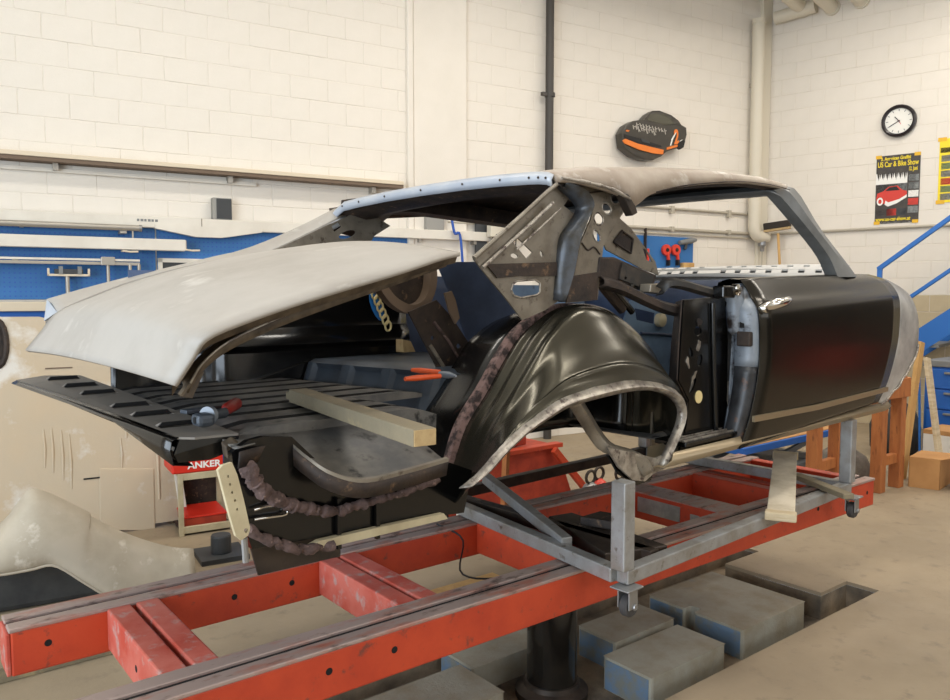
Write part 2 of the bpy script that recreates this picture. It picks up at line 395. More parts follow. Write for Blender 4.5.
# long white measuring beam under it
p = W((0.034,-0.1,2.254),(0.031,-0.1,2.156),(4.486,-0.1,2.261),(4.486,-0.1,2.167))
ZB0, ZB1, UB = p[1][2], p[0][2], p[2][0]
t = thing('measuring_beam', 'long white measuring beam with a tapered belly hanging on the blue panel', 'beam', (1.5, -.05, ZB0), BW)
part('beam_body', G().box(-1.2, UB, -.10, -.03, ZB0 + .005, ZB1), 'bar_white', t, bevel=.006)
q = W((1.137,-0.11,2.157),(1.463,-0.11,2.095),(1.681,-0.11,2.103),(2.03,-0.11,2.169))
part('belly', G().prism([(q[0][0], -.115, ZB0 + .03), (q[0][0], -.115, ZB0), (q[1][0], -.115, ZB0 - .06), (q[2][0], -.115, ZB0 - .06), (q[3][0], -.115, ZB0), (q[3][0], -.115, ZB0 + .03)], (0, .07, 0)), 'bar_white', t)
part('end_joint', G().box(q[1][0] + .05, q[1][0] + .055, -.103, -.1, ZB0 + .005, ZB1), 'ledge_brown', t)
part('end_cap', G().box(UB - .005, UB + .01, -.102, -.028, ZB0, ZB1 + .004), 'box_grey', t)
lt = W((1,-0.104,2.205))[0]
g = G()
for k in range(6): g.box(lt[0] + .028 * k, lt[0] + .028 * k + .018 + .004 * (k % 2), -.1015, -.1, lt[2] + .004, lt[2] + .024)
part('maker_mark', g, 'cabinet_grey', t)
for px in W((0.158,-0.1,2.024),(3.606,-0.1,2.195),(4.242,-0.1,2.168)): part('hanger', G().box(px[0], px[0] + .03, -.08, -.004, ZB0 - .03, ZB0 + .01), 'bar_alu', t)

# grey tube on hooks
p = W((0.031,-0.16,2.136),(1.007,-0.16,2.164))
t = thing('grey_tube', 'thin grey metal tube on hooks above the white box beam', 'tube', (0, -.16, p[0][2]), BW)
zt = p[0][2] + .01
part('tube_body', G().tube([(-1.2, -.16, zt), (p[1][0], -.16, zt)], .024, 12), 'bar_alu', t, smooth=40)
part('tube_cap', G().tube([(p[1][0], -.16, zt), (p[1][0] + .02, -.16, zt)], .028, 12), 'cast_grey', t, smooth=40)
part('hook', G().beam((p[1][0] - .12, -.16, zt - .035), (p[1][0] - .12, -.0, zt - .035), .05, .02).beam((p[1][0] - .05, -.16, zt - .02), (p[1][0] - .05, -.16, zt - .09), .012, .012), 'bar_alu', t)

# white box beam
p = W((0.028,-0.17,2.064),(0.025,-0.17,1.97),(1.368,-0.17,1.987))
t = thing('box_beam', 'white hollow box beam lying on hooks across the blue panel', 'beam', (0, -.12, p[1][2]), BW)
part('beam_body', G().box(-1.2, p[2][0], -.17, -.08, p[1][2], p[0][2]), 'bar_white', t, bevel=.005)
part('beam_end', G().box(p[2][0], p[2][0] + .006, -.168, -.082, p[1][2] + .005, p[0][2] - .005), 'bar_alu', t)
for px in W((0.932,-0.17,1.966),(1.417,-0.17,1.989)):
    part('hook', G().tube([(px[0] - .05, -.05, px[2] - .005), (px[0] - .05, -.19, px[2] - .01), (px[0], -.19, px[2] - .015), (px[0] + .06, -.19, px[2] - .012)], .008, 8), 'ledge_beige', t, smooth=60)

# slim aluminium bar with hanging rods
p = W((0.021,-0.14,1.892),(1.009,-0.14,1.872))
zb = p[0][2]
t = thing('ruler_bar', 'slim aluminium sliding ruler bar with three hanging rods', 'ruler', (0, -.12, zb - .05), BW)
part('upper_bar', G().box(-1.2, p[1][0], -.14, -.11, zb - .018, zb), 'bar_white', t, bevel=.003)
part('lower_bar', G().box(-1.2, p[1][0], -.14, -.11, zb - .05, zb - .025), 'bar_alu', t, bevel=.003)
s = W((0.717,-0.15,1.897),(0.82,-0.15,1.899)); part('slider', G().box(s[0][0], s[1][0], -.155, -.1, zb - .052, zb + .015), 'bar_alu', t, bevel=.004)
for q, l in zip(W((0.768,-0.14,1.866),(0.933,-0.14,1.87),(1.001,-0.14,1.871)), (.17, .13, .12)): part('rod', G().tube([(q[0], -.13, zb - .04), (q[0], -.13, zb - .04 - l)], .014, 10), 'bar_alu', t, smooth=40)
part('bracket', G().box(.1, .14, -.13, -.004, zb - .04, zb - .01), 'bar_alu', t)

# T shaped gauge
p = W((0.334,-0.12,1.811),(0.637,-0.12,1.816),(0.331,-0.12,1.749),(0.474,-0.12,1.64))
t = thing('gauge_head', 'grey T shaped measuring gauge hanging on the blue perforated panel', 'gauge', (p[3][0], -.1, p[3][2] - .05), BW)
u0, u1, z1, z0 = p[0][0], p[1][0], p[0][2], p[2][2]
part('cradle', G().box(u0, u1, -.12, -.09, z0, z0 + .018).box(u0, u0 + .016, -.12, -.09, z0, z1).box(u1 - .016, u1, -.12, -.09, z0, z1), 'ledge_beige', t, bevel=.003)
part('slide', G().box(u0 + .05, u1 - .05, -.125, -.085, z0 + .02, z1 - .006), 'dark_box', t, bevel=.003)
for u in (u0 + .08, u1 - .09): part('clamp', G().box(u, u + .03, -.13, -.08, z0 + .018, z1 + .016), 'cabinet_grey', t)
part('stem', G().tube([(p[3][0], -.1, z0), (p[3][0], -.1, p[3][2] - .06)], .016, 10), 'bar_alu', t, smooth=40)
part('peg', G().tube([(p[3][0], -.1, z0 - .01), (p[3][0], -.004, z0 - .01)], .008, 8), 'bar_alu', t)

# framed dark board partly hidden by the deck
p = W((1.163,-0.05,1.912),(1.846,-0.05,1.893),(1.159,-0.05,1.76))
t = thing('framed_board', 'dark board in a white frame on the blue panel beside the trunk lid', 'board', (p[0][0] + .3, -.03, p[2][2] - .2), BW)
u0, u1, z1 = p[0][0], p[1][0], p[0][2]
part('panel', G().box(u0 + .03, u1 - .03, -.04, -.02, z1 - .2, z1 - .03), 'dark_box', t)
for a in ((u0, u0 + .035, z1 - .23, z1), (u1 - .035, u1, z1 - .23, z1), (u0, u1, z1 - .035, z1), (u0, u1, z1 - .23, z1 - .195)):
    part('frame_bar', G().box(a[0], a[1], -.05, -.02, a[2], a[3]), 'bar_white', t)

# blue perforated panel, three boards
p = W((0.03,-0.02,2.162),(0.009,-0.02,1.585),(2.697,-0.02,2.119))
z0, z1 = p[1][2] - .02, p[0][2] + .06
def pegboard(u0, u1, z0, z1, label, grp):
    t = thing('pegboard', label, 'tool panel', ((u0 + u1) / 2, -.012, z0), BW, grp)
    part('board', G().box(u0, u1, -.016, -.006, z0, z1), 'peg_blue', t)
    g = G(); s = .036; u = u0 + .02
    while u < u1 - .02:
        z = z0 + .02
        while z < z1 - .02: g.add([(u, -.0163, z), (u + .011, -.0163, z), (u + .011, -.0163, z + .011), (u, -.0163, z + .011)], [(0, 1, 2, 3)]); z += s
        u += s
    part('perforation', g, 'cable_blue', t, kind='stuff')
    return t
for i in range(4):
    pegboard(-1.2 + i * 1.18, -1.2 + (i + 1) * 1.18 - .012, z0, z1, ['blue perforated tool panel behind the bare ends of the white box beam', 'blue perforated tool panel behind the T shaped gauge', 'blue perforated tool panel beside the framed dark board', 'bare blue perforated tool panel with nothing hung on it'][i], 'blue tool panels on the long wall')
# pale shelf strip under the panel
p = W((0.011,-0.25,1.578),(0.009,-0.25,1.51),(0.319,-0.25,1.523))
t = thing('bench_shelf', 'pale wooden bench top below the blue tool panel', 'workbench', (0, -.3, 0), BW)
part('worktop', G().box(-1.2, 3.6, -.45, -.01, p[1][2] - .03, p[0][2] - .03), 'ledge_beige', t, bevel=.004)
part('apron', G().box(-1.2, 3.6, -.42, -.40, p[1][2] - .16, p[1][2] - .03), 'cabinet_blue', t)
part('back_panel', G().box(-1.2, 3.6, -.04, -.01, .1, p[1][2] - .03), 'cabinet_blue', t)
for u in (-1.1, .4, 1.9, 3.5): part('leg', G().box(u, u + .06, -.4, -.34, 0, p[1][2] - .03), 'cabinet_blue', t)

# black speaker standing on the measuring beam
p = W((1.615,-0.1,2.47),(1.776,-0.1,2.48),(1.611,-0.1,2.281))
t = thing('speaker', 'small black loudspeaker box standing on the white measuring beam', 'speaker', (p[0][0] + .08, -.06, ZB1), BW)
h = p[0][2] - p[2][2]; w = p[1][0] - p[0][0]; u = p[0][0]
part('cabinet', G().box(u, u + w, -.09, -.006, ZB1 + .001, ZB1 + h), 'box_grey', t, bevel=.004)
part('grille', G().box(u + .03, u + w - .004, -.096, -.09, ZB1 + .008, ZB1 + h - .008), 'dark_box', t)

# things seen through the rear window
p = W((3.685,-0.08,2.467),(3.888,-0.08,2.278),(4.016,-0.08,2.283))
single('junction_box', G().box(p[0][0], p[1][0], -.09, -.006, ZB1 - .03 + .03, p[0][2] + .1), 'box_grey', 'grey junction box on the wall above the white beam', 'box', BW, bevel=.006)
p = W((4.271,-0.07,2.532),(4.406,-0.07,2.197))
single('conduit_box', G().box(p[0][0], p[1][0], -.08, -.04, 1.0, 2.75), 'dark_box', 'dark grey upright cable duct beside the cream control box', 'duct', BW, bevel=.006)
p = W((3.918,-0.09,2.51),(3.975,-0.09,2.241),(4.045,-0.09,2.203),(4.092,-0.09,1.959))
single('blue_hose', G().tube(catmull([(p[0][0], -.125, p[0][2] + .1), (p[1][0], -.135, p[1][2]), (p[2][0], -.135, p[2][2]), (p[3][0], -.125, p[3][2] - .2)], 16), .014, 8), 'cable_blue', 'thin blue air hose hanging down the white wall', 'hose', BW, smooth=60)
p = W((4.375,-0.16,2.365),(4.673,-0.16,2.201))
t = thing('control_box', 'cream control box with loose black cables beside the white beam', 'control box', (p[0][0] + .15, -.15, p[1][2]), BW)
part('housing', G().box(p[0][0], p[1][0] + .2, -.2, -.11, p[1][2], p[0][2]), 'pipe_cream', t, bevel=.01)
part('socket', G().box(p[0][0] + .06, p[0][0] + .13, -.21, -.12, p[1][2] - .05, p[1][2] + .03), 'dark_box', t)
for k in range(4):
    x = p[0][0] + .05 + .05 * k
    part('cable', G().tube(catmull([(x, -.2, p[0][2] - .02), (x - .02, -.24, p[0][2] + .05), (x + .08, -.25, p[0][2] - .02), (x + .09, -.22, p[1][2] - .06 - .02 * k)], 12), .006, 6), 'ink_black', t, smooth=60)
part('wall_bracket', G().box(p[0][0] + .1, p[0][0] + .15, -.12, -.004, p[1][2] + .02, p[1][2] + .08), 'bar_alu', t)

# black soil pipe
p = W((5.186,-0.09,4.554),(5.192,-0.09,3.764))
t = thing('black_pipe', 'black vertical drain pipe clamped to the white wall', 'pipe', (p[0][0], -.09, 0), BW)
part('pipe_run', G().tube([(p[0][0], -.09, 0), (p[0][0], -.09, CEIL)], .045, 16), 'pipe_black', t, smooth=40)
part('clamp', G().tube([(p[1][0], -.09, p[1][2] - .02), (p[1][0], -.09, p[1][2] + .02)], .056, 16).box(p[1][0] - .11, p[1][0] - .04, -.11, -.07, p[1][2] - .018, p[1][2] + .018), 'pipe_black', t)
part('clamp_stud', G().tube([(p[1][0], -.05, p[1][2]), (p[1][0], -.004, p[1][2])], .01, 8), 'pipe_black', t)

# racing car wall figure, a half relief seen from its front corner
c = W((5.841,-0.145,3.834),(7.401,-0.145,4.032),(5.853,-0.145,3.007),(7.426,-0.145,3.132))
def RC(x, y, d=0):   # panel coordinates on the wall (0..933, 0..700), d = how far it stands out
    return (c[0][0] + (c[1][0] - c[0][0]) * x / 933, -.03 - d, (c[0][2] + (c[2][2] - c[0][2]) * y / 700) * (1 - x / 933) + (c[1][2] + (c[3][2] - c[1][2]) * y / 700) * x / 933)
o_ = RC(480, 610)
t = thing('race_car_plaque', 'black and orange racing car relief hung on the white wall', 'wall decoration', (o_[0], -.02, o_[2]), BW)
def relief(name, pts, d0, d1, m, n=None, par=None, bev=.012):
    poly = [RC(x, y, d0) for x, y in pts]
    v, f = plate2d([(q[0], q[2]) for q in poly], [], d1, bev if d1 > .03 else 0)
    return part(name, G().add([(x, -.03 - d0 - tt - d1 / 2, y) for x, y, tt in v], f), m, par or t, smooth=30)
body = relief('body', [(200, 360), (235, 290), (300, 250), (400, 235), (600, 285), (740, 280), (795, 310), (800, 370), (770, 480), (700, 490), (610, 520), (560, 565), (480, 600), (400, 595), (300, 555), (215, 480)], .0, .12, 'race_black')
relief('cabin', [(400, 235), (440, 185), (490, 152), (550, 150), (660, 190), (730, 240), (760, 280), (720, 300), (600, 290)], .0, .10, 'race_black')
relief('windscreen', [(425, 232), (460, 180), (510, 170), (600, 190), (660, 225), (690, 270), (600, 275)], .10, .006, 'race_glass')
relief('bumper_stripe', [(195, 425), (220, 410), (330, 455), (470, 490), (575, 515), (570, 555), (480, 548), (340, 510), (215, 455)], .12, .014, 'race_orange')
relief('grille', [(210, 365), (330, 400), (450, 440), (550, 470), (560, 490), (470, 480), (340, 448), (215, 400)], .12, .006, 'ink_black')
relief('badge', [(360, 405), (440, 430), (445, 455), (370, 435)], .126, .004, 'dark_box')
relief('side_stripe', [(610, 490), (755, 452), (745, 475), (610, 512)], .12, .006, 'race_orange')
relief('wheel', [(715, 450), (760, 420), (785, 430), (770, 490), (735, 510), (712, 490)], .10, .03, 'ink_black')
relief('headlamp', [(230, 325), (260, 330), (250, 345), (228, 340)], .12, .004, 'race_orange')
def rtext(body_, size, x, y, ang, m, sx=1, bold=0):
    q = RC(x, y, .127); lettering('lettering', body_, size, q, (math.cos(R(ang)), 0, math.sin(R(ang))), (-math.sin(R(ang)) * .3, 0, 1), m, t, bold=bold, sx=sx)
g = G()
for r_, (xa, ya, n_, st) in enumerate(((320, 258, 10, 29), (288, 282, 9, 24))):
    for k in range(n_):
        q = Vector(RC(xa + st * k, ya + st * k * .22, .1265)); hh = .045 + .02 * ((k * 7 + r_) % 3 == 0)
        g.beam(q, q + Vector((.012 + .01 * (k % 2), 0, -hh)), .012, .002, (0, 1, 0)); g.beam(q + Vector((.005, 0, -hh * .4)), q + Vector((.035, 0, -hh * (.3 + .3 * (k % 3)))), .010, .002, (0, 1, 0))
part('bonnet_print', g, 'race_print', body)
rtext('2', .23, 678, 456, 12, 'race_orange', .72, .008)
for a in (((650, 420), (700, 330), (710, 335), (662, 425)), ((640, 470), (655, 420), (665, 425), (650, 475)), ((735, 430), (760, 415), (765, 430), (740, 440))):
    relief('decal', a, .12, .004, 'poster_white')
part('hanger', G().box(o_[0] - .05, o_[0] + .05, -.035, -.004, o_[2] + .2, o_[2] + .3), 'bar_alu', t)

# two thin conduits running to the corner
for nm, l, ra in (('upper', W((5.953,-0.03,2.656),(8.618,-0.03,2.59)), .016), ('lower', W((5.956,-0.03,2.405),(8.626,-0.03,2.354)), .02)):
    t = thing('wall_conduit', {'upper': 'thin grey conduit on saddles running to the corner pipe', 'lower': 'pale double conduit above the small blue tool board'}[nm], 'conduit', (l[0][0], -.03, l[0][2] - .03), BW)
    part('conduit_run', G().tube([(l[0][0] - 2, -.03, l[0][2]), (l[1][0] - .08, -.03, l[0][2])], ra, 10), 'conduit', t, smooth=40)
    if nm == 'lower': part('conduit_run', G().tube([(l[0][0] - 2, -.03, l[0][2] - .06), (l[1][0] - .08, -.03, l[0][2] - .06)], .012, 8), 'conduit', t, smooth=40)
    for k in range(3):
        u = l[0][0] + .1 + 1.0 * k
        part('saddle', G().box(u, u + .05, -.055, -.004, l[0][2] - .06 if nm == 'upper' else l[0][2] - .03, l[0][2] + .03), 'conduit', t)

# small blue board with red clamps
p = W((5.937,-0.02,2.302),(7.459,-0.02,2.312),(7.469,-0.02,1.951))
u0, u1, z1, z0 = p[0][0], p[1][0], p[1][2], p[2][2] - .35
t = thing('tool_board', 'small blue tool board with red clamps near the corner pipe', 'tool panel', ((u0 + u1) / 2, -.02, z0), BW)
part('board', G().box(u0, u1, -.025, -.006, z0, z1), 'peg_blue', t)
for k, px in enumerate(W((6.975,-0.05,2.147),(7.133,-0.05,2.152))):
    s = thing('red_clamp', 'red round clamp disc hanging on the small blue board', 'clamp', (px[0], -.06, px[2] - .15), BW, 'red clamps on the small blue board')
    part('disc', G().lathe([(.02, -.075), (.066, -.072), (.07, -.055), (.066, -.035), (.02, -.028)], (px[0], 0, px[2]), 20, 'y'), 'tool_red', s, smooth=40)
    part('hub', G().lathe([(.02, -.085), (.024, -.08), (.024, -.03)], (px[0], 0, px[2]), 12, 'y'), 'ink_black', s, smooth=40)
    part('grip', G().beam((px[0] + .02, -.06, px[2] - .03), (px[0] + .035, -.06, px[2] - .13), .035, .03), 'tool_red', s, bevel=.006)
    part('jaw', G().beam((px[0] + .03, -.06, px[2] - .12), (px[0] + .03, -.06, px[2] - .19), .05, .025), 'ink_black', s)
p = W((7.213,-0.06,2.251),(7.47,-0.06,2.285),(6.636,-0.06,2.398),(6.676,-0.06,1.995))
s = thing('air_gun', 'grey pistol shaped air tool hanging on the small blue board', 'tool', (p[0][0], -.06, p[0][2] - .05), BW)
part('barrel', G().tube([(p[0][0] - .02, -.06, p[0][2] - .01), (p[1][0] - .08, -.06, p[1][2] - .01), (p[1][0], -.06, p[1][2])], [.028, .036, .02], 12), 'cabinet_grey', s, smooth=40)
part('grip', G().beam((p[0][0] + .1, -.06, p[0][2]), (p[0][0] + .08, -.05, p[0][2] - .09), .035, .03), 'dark_box', s, bevel=.005)
s = thing('bottle_brush', 'brown upright scraper with red grip at the edge of the blue board', 'tool', (p[2][0], -.06, p[3][2]), BW)
part('blade', G().beam((p[2][0], -.05, p[3][2]), (p[2][0], -.05, p[2][2]), .045, .012), 'rust_dark', s, bevel=.004)
part('grip', G().beam((p[2][0] + .03, -.05, p[3][2] - .08), (p[2][0] + .03, -.05, p[3][2] + .16), .06, .03), 'tool_red', s, bevel=.006)
p = W((7.374,-0.06,1.985))[0]
single('orange_block', G().box(p[0] - .14, p[0] + .05, -.09, -.027, p[2] - .1, p[2] + .015), 'wood_yellow', 'orange sanding block on the small blue board', 'sanding block', BW, bevel=.01)

# cream corner pipe with elbow
p = W((8.454,-0.12,5.088),(8.556,-0.12,2.372),(8.891,-0.12,2.358))
u, zt, zb = p[0][0], p[0][2], p[1][2]
t = thing('corner_pipe', 'cream vertical heating pipe with elbow in the room corner', 'pipe', (u, -.12, zb - .2), BW)
path = [(u, -.12, zt), (u, -.12, zb + .13), (u + .02, -.12, zb + .05), (u + .07, -.12, zb), (u + .16, -.12, zb - .012), (u + .24, -.12, zb - .012)]
part('pipe_run', G().tube([path[0], path[1]] + catmull(path[1:], 12)[1:], .075, 18), 'pipe_cream', t, smooth=50)
part('top_collar', G().tube([(u, -.12, zt - .02), (u, -.12, zt + .03)], .085, 18), 'pipe_cream', t, smooth=40)
part('valve', G().tube([(u + .17, -.12, zb - .06), (u + .17, -.12, zb - .12), (u + .17, -.12, zb - .14), (u + .17, -.12, zb - .2)], [.05, .05, .03, .025], 12), 'cast_grey', t, smooth=40)
part('drain_tube', G().tube([(u + .17, -.12, zb - .2), (u + .17, -.12, .3)], .008, 8), 'conduit', t)
part('stand_bracket', G().box(u - .02, u + .02, -.06, -.004, zt - .8, zt - .75), 'conduit', t)
single('trim_3', G().box(8.62, 8.80, -.05, .0, 0, CEIL), 'pipe_cream', 'boxed pale corner strip beside the pipe', 'trim', BW, kind='structure', bevel=.01)

# pipes under the ceiling in the corner
for k, (px, lab) in enumerate(zip(W((-0.045,-0.12,5.187),(0.248,-0.12,5.247),(0.69,-0.12,5.195),(0.878,-0.12,5.2)), ('lowest cream pipe entering the corner pipe', 'cream ceiling pipe ending above the corner', 'cream ceiling pipe next to the wall end', 'cream ceiling pipe nearest the clock'))):
    t = thing('ceiling_pipe', lab, 'pipe', (px[0], -.12, px[2]), RW, 'cream pipes under the ceiling')
    u = .1 + .34 * k
    if k == 0: g = G().tube([(.12, -.14, px[2] - .02), (.62, -.14, px[2] + .02)], .08, 16)
    else: g = G().tube([(u, -.02, px[2] - .01), (u, -4.5, px[2] - .01)], .085, 16)
    part('pipe_run', g, 'pipe_cream', t, smooth=40)
    if k: part('end_collar', G().tube([(u, -.004, px[2] - .01), (u, -.05, px[2] - .01)], .098, 16), 'pipe_cream', t, smooth=40)
    else: part('bracket', G().box(.3, .34, -.14, -.004, px[2] - .02, px[2] + .02), 'conduit', t)

# ================================================================ THINGS ON THE END WALL
p = W((-0.012,-0.02,2.481),(2.16,-0.02,2.411))
single('end_wall_conduit', G().tube([(.1, -.028, p[1][2]), (6, -.028, p[1][2])], .018, 10), 'conduit', 'thin grey conduit running below the posters', 'conduit', RW, smooth=40)
# broom standing on its handle
p = W((0.075,-0.22,2.451),(0.408,-0.22,2.484),(0.232,-0.22,2.417),(0.345,-0.22,1.535))
t = thing('broom', 'black bristled broom standing upside down in the corner', 'broom', (p[3][0] + .1, -.3, 0), RW)
part('handle', G().tube([(p[2][0] + .02, -.2, p[2][2] - .02), (p[2][0] + .26, -.36, 0)], .017, 10), 'wood_yellow', t, smooth=40)
part('head_block', G().beam((p[0][0], -.22, p[0][2] - .015), (p[1][0], -.2, p[1][2] - .015), .06, .035), 'wood_end', t, bevel=.006)
br = part('bristles', G().beam((p[0][0], -.22, p[0][2] + .04), (p[1][0], -.2, p[1][2] + .04), .08, .085), 'broom_black', t, bevel=.008, kind='stuff')

# clock
p = W((1.586,-0.03,3.676))[0]
t = thing('wall_clock', 'round black rimmed wall clock above the car show poster', 'clock', (p[0], -.02, p[2] - .19), RW)
part('rim', G().lathe([(.185, 0), (.192, -.02), (.188, -.05), (.17, -.06), (.152, -.052), (.148, -.03), (.148, 0)], (p[0], -.006, p[2]), 40, 'y'), 'clock_black', t, smooth=50)
fc = part('face', G().lathe([(.002, -.03), (.15, -.031), (.15, -.02)], (p[0], -.006, p[2]), 40, 'y'), 'clock_face', t)
g = G()
for k in range(12):
    a = 2 * math.pi * k / 12; r0, r1 = (.115, .14)
    d = Vector((math.sin(a), 0, math.cos(a))); g.beam(Vector((p[0], -.0385, p[2])) + d * r0, Vector((p[0], -.0385, p[2])) + d * r1, .008, .002, (0, 1, 0))
part('hour_marks', g, 'cabinet_grey', fc, kind='stuff')
for nm, ang, ln, w, m in (('hour_hand', 320, .07, .009, 'ink_black'), ('minute_hand', 240, .115, .008, 'ink_black'), ('second_hand', 150, .05, .004, 'tool_red')):
    d = Vector((math.sin(R(ang)), 0, math.cos(R(ang)))); q = Vector((p[0], -.042, p[2]))
    part(nm, G().beam(q - d * .015, q + d * ln, w, .003, (0, 1, 0)), m, t)

# posters
p = W((1.353,-0.008,3.292),(1.819,-0.008,3.275),(1.347,-0.008,2.47),(1.858,-0.008,2.464))
x0, x1 = p[0][0], p[1][0] + .01; z1 = (p[0][2] + p[1][2]) / 2; z0 = (p[2][2] + p[3][2]) / 2; w = x1 - x0; h = z1 - z0
t = thing('car_show_poster', 'dark car show poster with a red custom car and yellow lettering', 'poster', ((x0 + x1) / 2, -.008, z0), RW)
def quad(name, a0, a1, b0, b1, d, m):   # fractions of the poster, from its lower left corner
    return part(name, G().box(x0 + w * a0, x0 + w * a1, -.008 - d, -.0075 - d + .0005, z0 + h * b0, z0 + h * b1), m, t)
def shape(name, pts, d, m): return part(name, G().prism([(x0 + w * a, -.009 - d, z0 + h * b_) for a, b_ in pts], (0, .001, 0)), m, t)
part('sheet', G().box(x0, x1, -.009, -.0062, z0, z1), 'poster_dark', t)
quad('photo_sky', .03, .72, .44, .62, .001, 'poster_grey')
fl = [(.0, .58), (.0, .74)]
for k in range(7): 
    a = .02 + .1 * k; fl += [(a, .74), (a + .03, .66), (a + .06, .76 - .01 * (k % 3)), (a + .08, .66)]
shape('flames', fl + [(.72, .74), (.72, .58)], .0015, 'poster_white')
for k in range(7):
    a = .03 + .1 * k; shape('flame_lick', [(a, .80), (a + .02, .70), (a + .035, .63 + .01 * (k % 2)), (a + .05, .70), (a + .06, .80)], .002, 'poster_dark')
shape('red_car', [(.02, .36), (.04, .45), (.18, .48), (.3, .54), (.5, .55), (.62, .48), (.72, .46), (.72, .40), (.5, .34), (.3, .30), (.12, .29)], .002, 'poster_red')
shape('car_glass', [(.22, .48), (.32, .53), (.48, .54), (.56, .48)], .0025, 'ink_black')
shape('car_bumper', [(.24, .34), (.3, .31), (.55, .35), (.72, .41), (.72, .37), (.5, .29), (.3, .25), (.22, .28)], .003, 'poster_white')
shape('car_wheel', [(.11 + .075 * math.cos(k * .4488), .33 + .06 * math.sin(k * .4488)) for k in range(14)], .003, 'poster_white')
shape('car_hub', [(.11 + .04 * math.cos(k * .4488), .33 + .034 * math.sin(k * .4488)) for k in range(14)], .0035, 'poster_red')
for k in range(5): quad('side_photo', .75, .98, .14 + .115 * k, .235 + .115 * k, .001, ['poster_grey', 'poster_red', 'poster_white', 'poster_grey', 'poster_grey'][k])
for k in range(3): quad('strip_photo', .03 + .24 * k, .25 + .24 * k, .115, .215, .001, ['poster_grey', 'poster_red', 'dark_box'][k])
quad('lower_edge', .0, 1, 0, .02, .001, 'poster_white')
for body_, sz, a, b_, sx in (('3. American Graffiti', .055, .10, .93, .74), ('US Car & Bike Show', .088, .03, .835, .60), ('12. Juni', .065, .74, .755, .50), ('www.us-car-show.at', .062, .02, .04, .74)):
    lettering('lettering', body_, sz, (x0 + w * a, -.0125, z0 + h * b_), (1, 0, 0), (0, 0, 1), 'poster_yellow', t, bold=.0016, sx=sx)
for a, b_ in ((0, .96), (.88, .96), (0, -.01), (.88, -.01)): quad('tape', a - .02, a + .12, b_, b_ + .05, .002, 'tape_yellow')
p = W((2.02,-0.008,3.401),(2.122,-0.008,3.388),(2.006,-0.008,2.676))
x0, z1, z0 = p[0][0], p[0][2] + .01, p[2][2]; w = .6; x1 = x0 + w; h = z1 - z0
t = thing('yellow_poster', 'yellow poster with a column of small photos beside the dark poster', 'poster', ((x0 + x1) / 2, -.008, z0), RW)
part('sheet', G().box(x0, x1, -.009, -.0062, z0, z1), 'poster_yellow', t)
quad('header_car', .02, .95, .78, .86, .001, 'ink_black')
for k in range(6): quad('photo', .04, .24, .04 + .12 * k, .14 + .12 * k, .001, ['poster_grey', 'poster_green', 'poster_red', 'poster_grey', 'poster_green', 'poster_grey'][k])
for a, b_ in ((0, .96), (0, -.02)): quad('tape', a - .03, a + .12, b_, b_ + .06, .002, 'tape_yellow')


# ================================================================ STRAIGHTENING BENCH
ZT, ZBOT = .60, .45
t = thing('straightening_bench', 'red steel ladder frame straightening bench on a hydraulic column', 'bench frame', (2.4, 2.37, ZBOT))
def disc(c, r, axis, n=14):
    c = Vector(c); g = G()
    pts = [c + Vector({'y': (r * math.cos(2 * math.pi * k / n), 0, r * math.sin(2 * math.pi * k / n)), 'x': (0, r * math.cos(2 * math.pi * k / n), r * math.sin(2 * math.pi * k / n))}[axis]) for k in range(n)]
    return g.add(pts, [tuple(range(n))])
X0, X1 = .33, 4.35
for (ya, yb, side) in ((1.95, 2.085, -1), (2.655, 2.79, 1)):
    rail = part('rail', G().box(X0, X1, ya, yb, ZBOT, ZT - .012), 'bench_red', t, bevel=.006)
    m = (ya + yb) / 2
    part('top_strip', G().box(X0 - .005, X1 + .003, ya - .004, m - .014, ZT - .014, ZT), 'bench_worn', rail, bevel=.004)
    part('top_strip', G().box(X0 - .005, X1 + .003, m + .014, yb + .004, ZT - .014, ZT), 'bench_worn', rail, bevel=.004)
    part('slot', G().box(X0, X1, m - .013, m + .013, ZT - .0115, ZT - .010), 'hole_shade_black', rail)
    part('end_plate', G().box(X0 - .012, X0, ya + .002, yb - .002, ZBOT + .003, ZT - .016), 'bench_pink', rail, bevel=.003)
    for x in ((1.02, 1.24, 3.45, 3.75, 4.27) if side < 0 else (.43, 1.02, 1.24, 3.95)): part('bolt_hole', disc((x, ya - .0006, .53), .011, 'y'), 'hole_shade_black', rail)
for x in (.60, 1.35, 2.12, 3.10, 3.68):
    cm = part('crossmember', G().box(x, x + .072, 2.085, 2.655, ZBOT + .01, ZT - .006), 'bench_pink' if x < 2 else 'bench_red', t, bevel=.006)
    part('crossmember', G().box(x + .088, x + .16, 2.085, 2.655, ZBOT + .01, ZT - .006), 'bench_pink' if x < 2 else 'bench_red', t, bevel=.006)
    part('gap_shadow', G().box(x + .072, x + .088, 2.085, 2.655, ZBOT + .03, ZT - .05), 'hole_shade_black', cm)
    if x < 1: part('bolt_hole', disc((x - .0006, 2.33, .52), .011, 'x'), 'hole_shade_black', cm)
    if x == 3.10:
        for w_, y0_, y1_ in (('rating_plate', 2.30, 2.56), ('data_plate', 2.19, 2.24)):
            part(w_, G().box(x - .004, x - .0005, y0_, y1_, .50 if w_ == 'rating_plate' else .51, .575 if w_ == 'rating_plate' else .555), 'plate_silver', cm)
        part('top_edge', G().box(x - .004, x + .164, 2.085, 2.655, ZT - .006, ZT), 'bench_worn', cm, bevel=.002)
part('end_crossmember', G().box(4.27, 4.34, 2.085, 2.655, ZBOT + .01, ZT - .006), 'bench_red', t, bevel=.006)
part('floor_plate', G().box(2.2, 2.62, 2.085, 2.655, ZBOT - .01, ZBOT + .01), 'steel_dark', t)

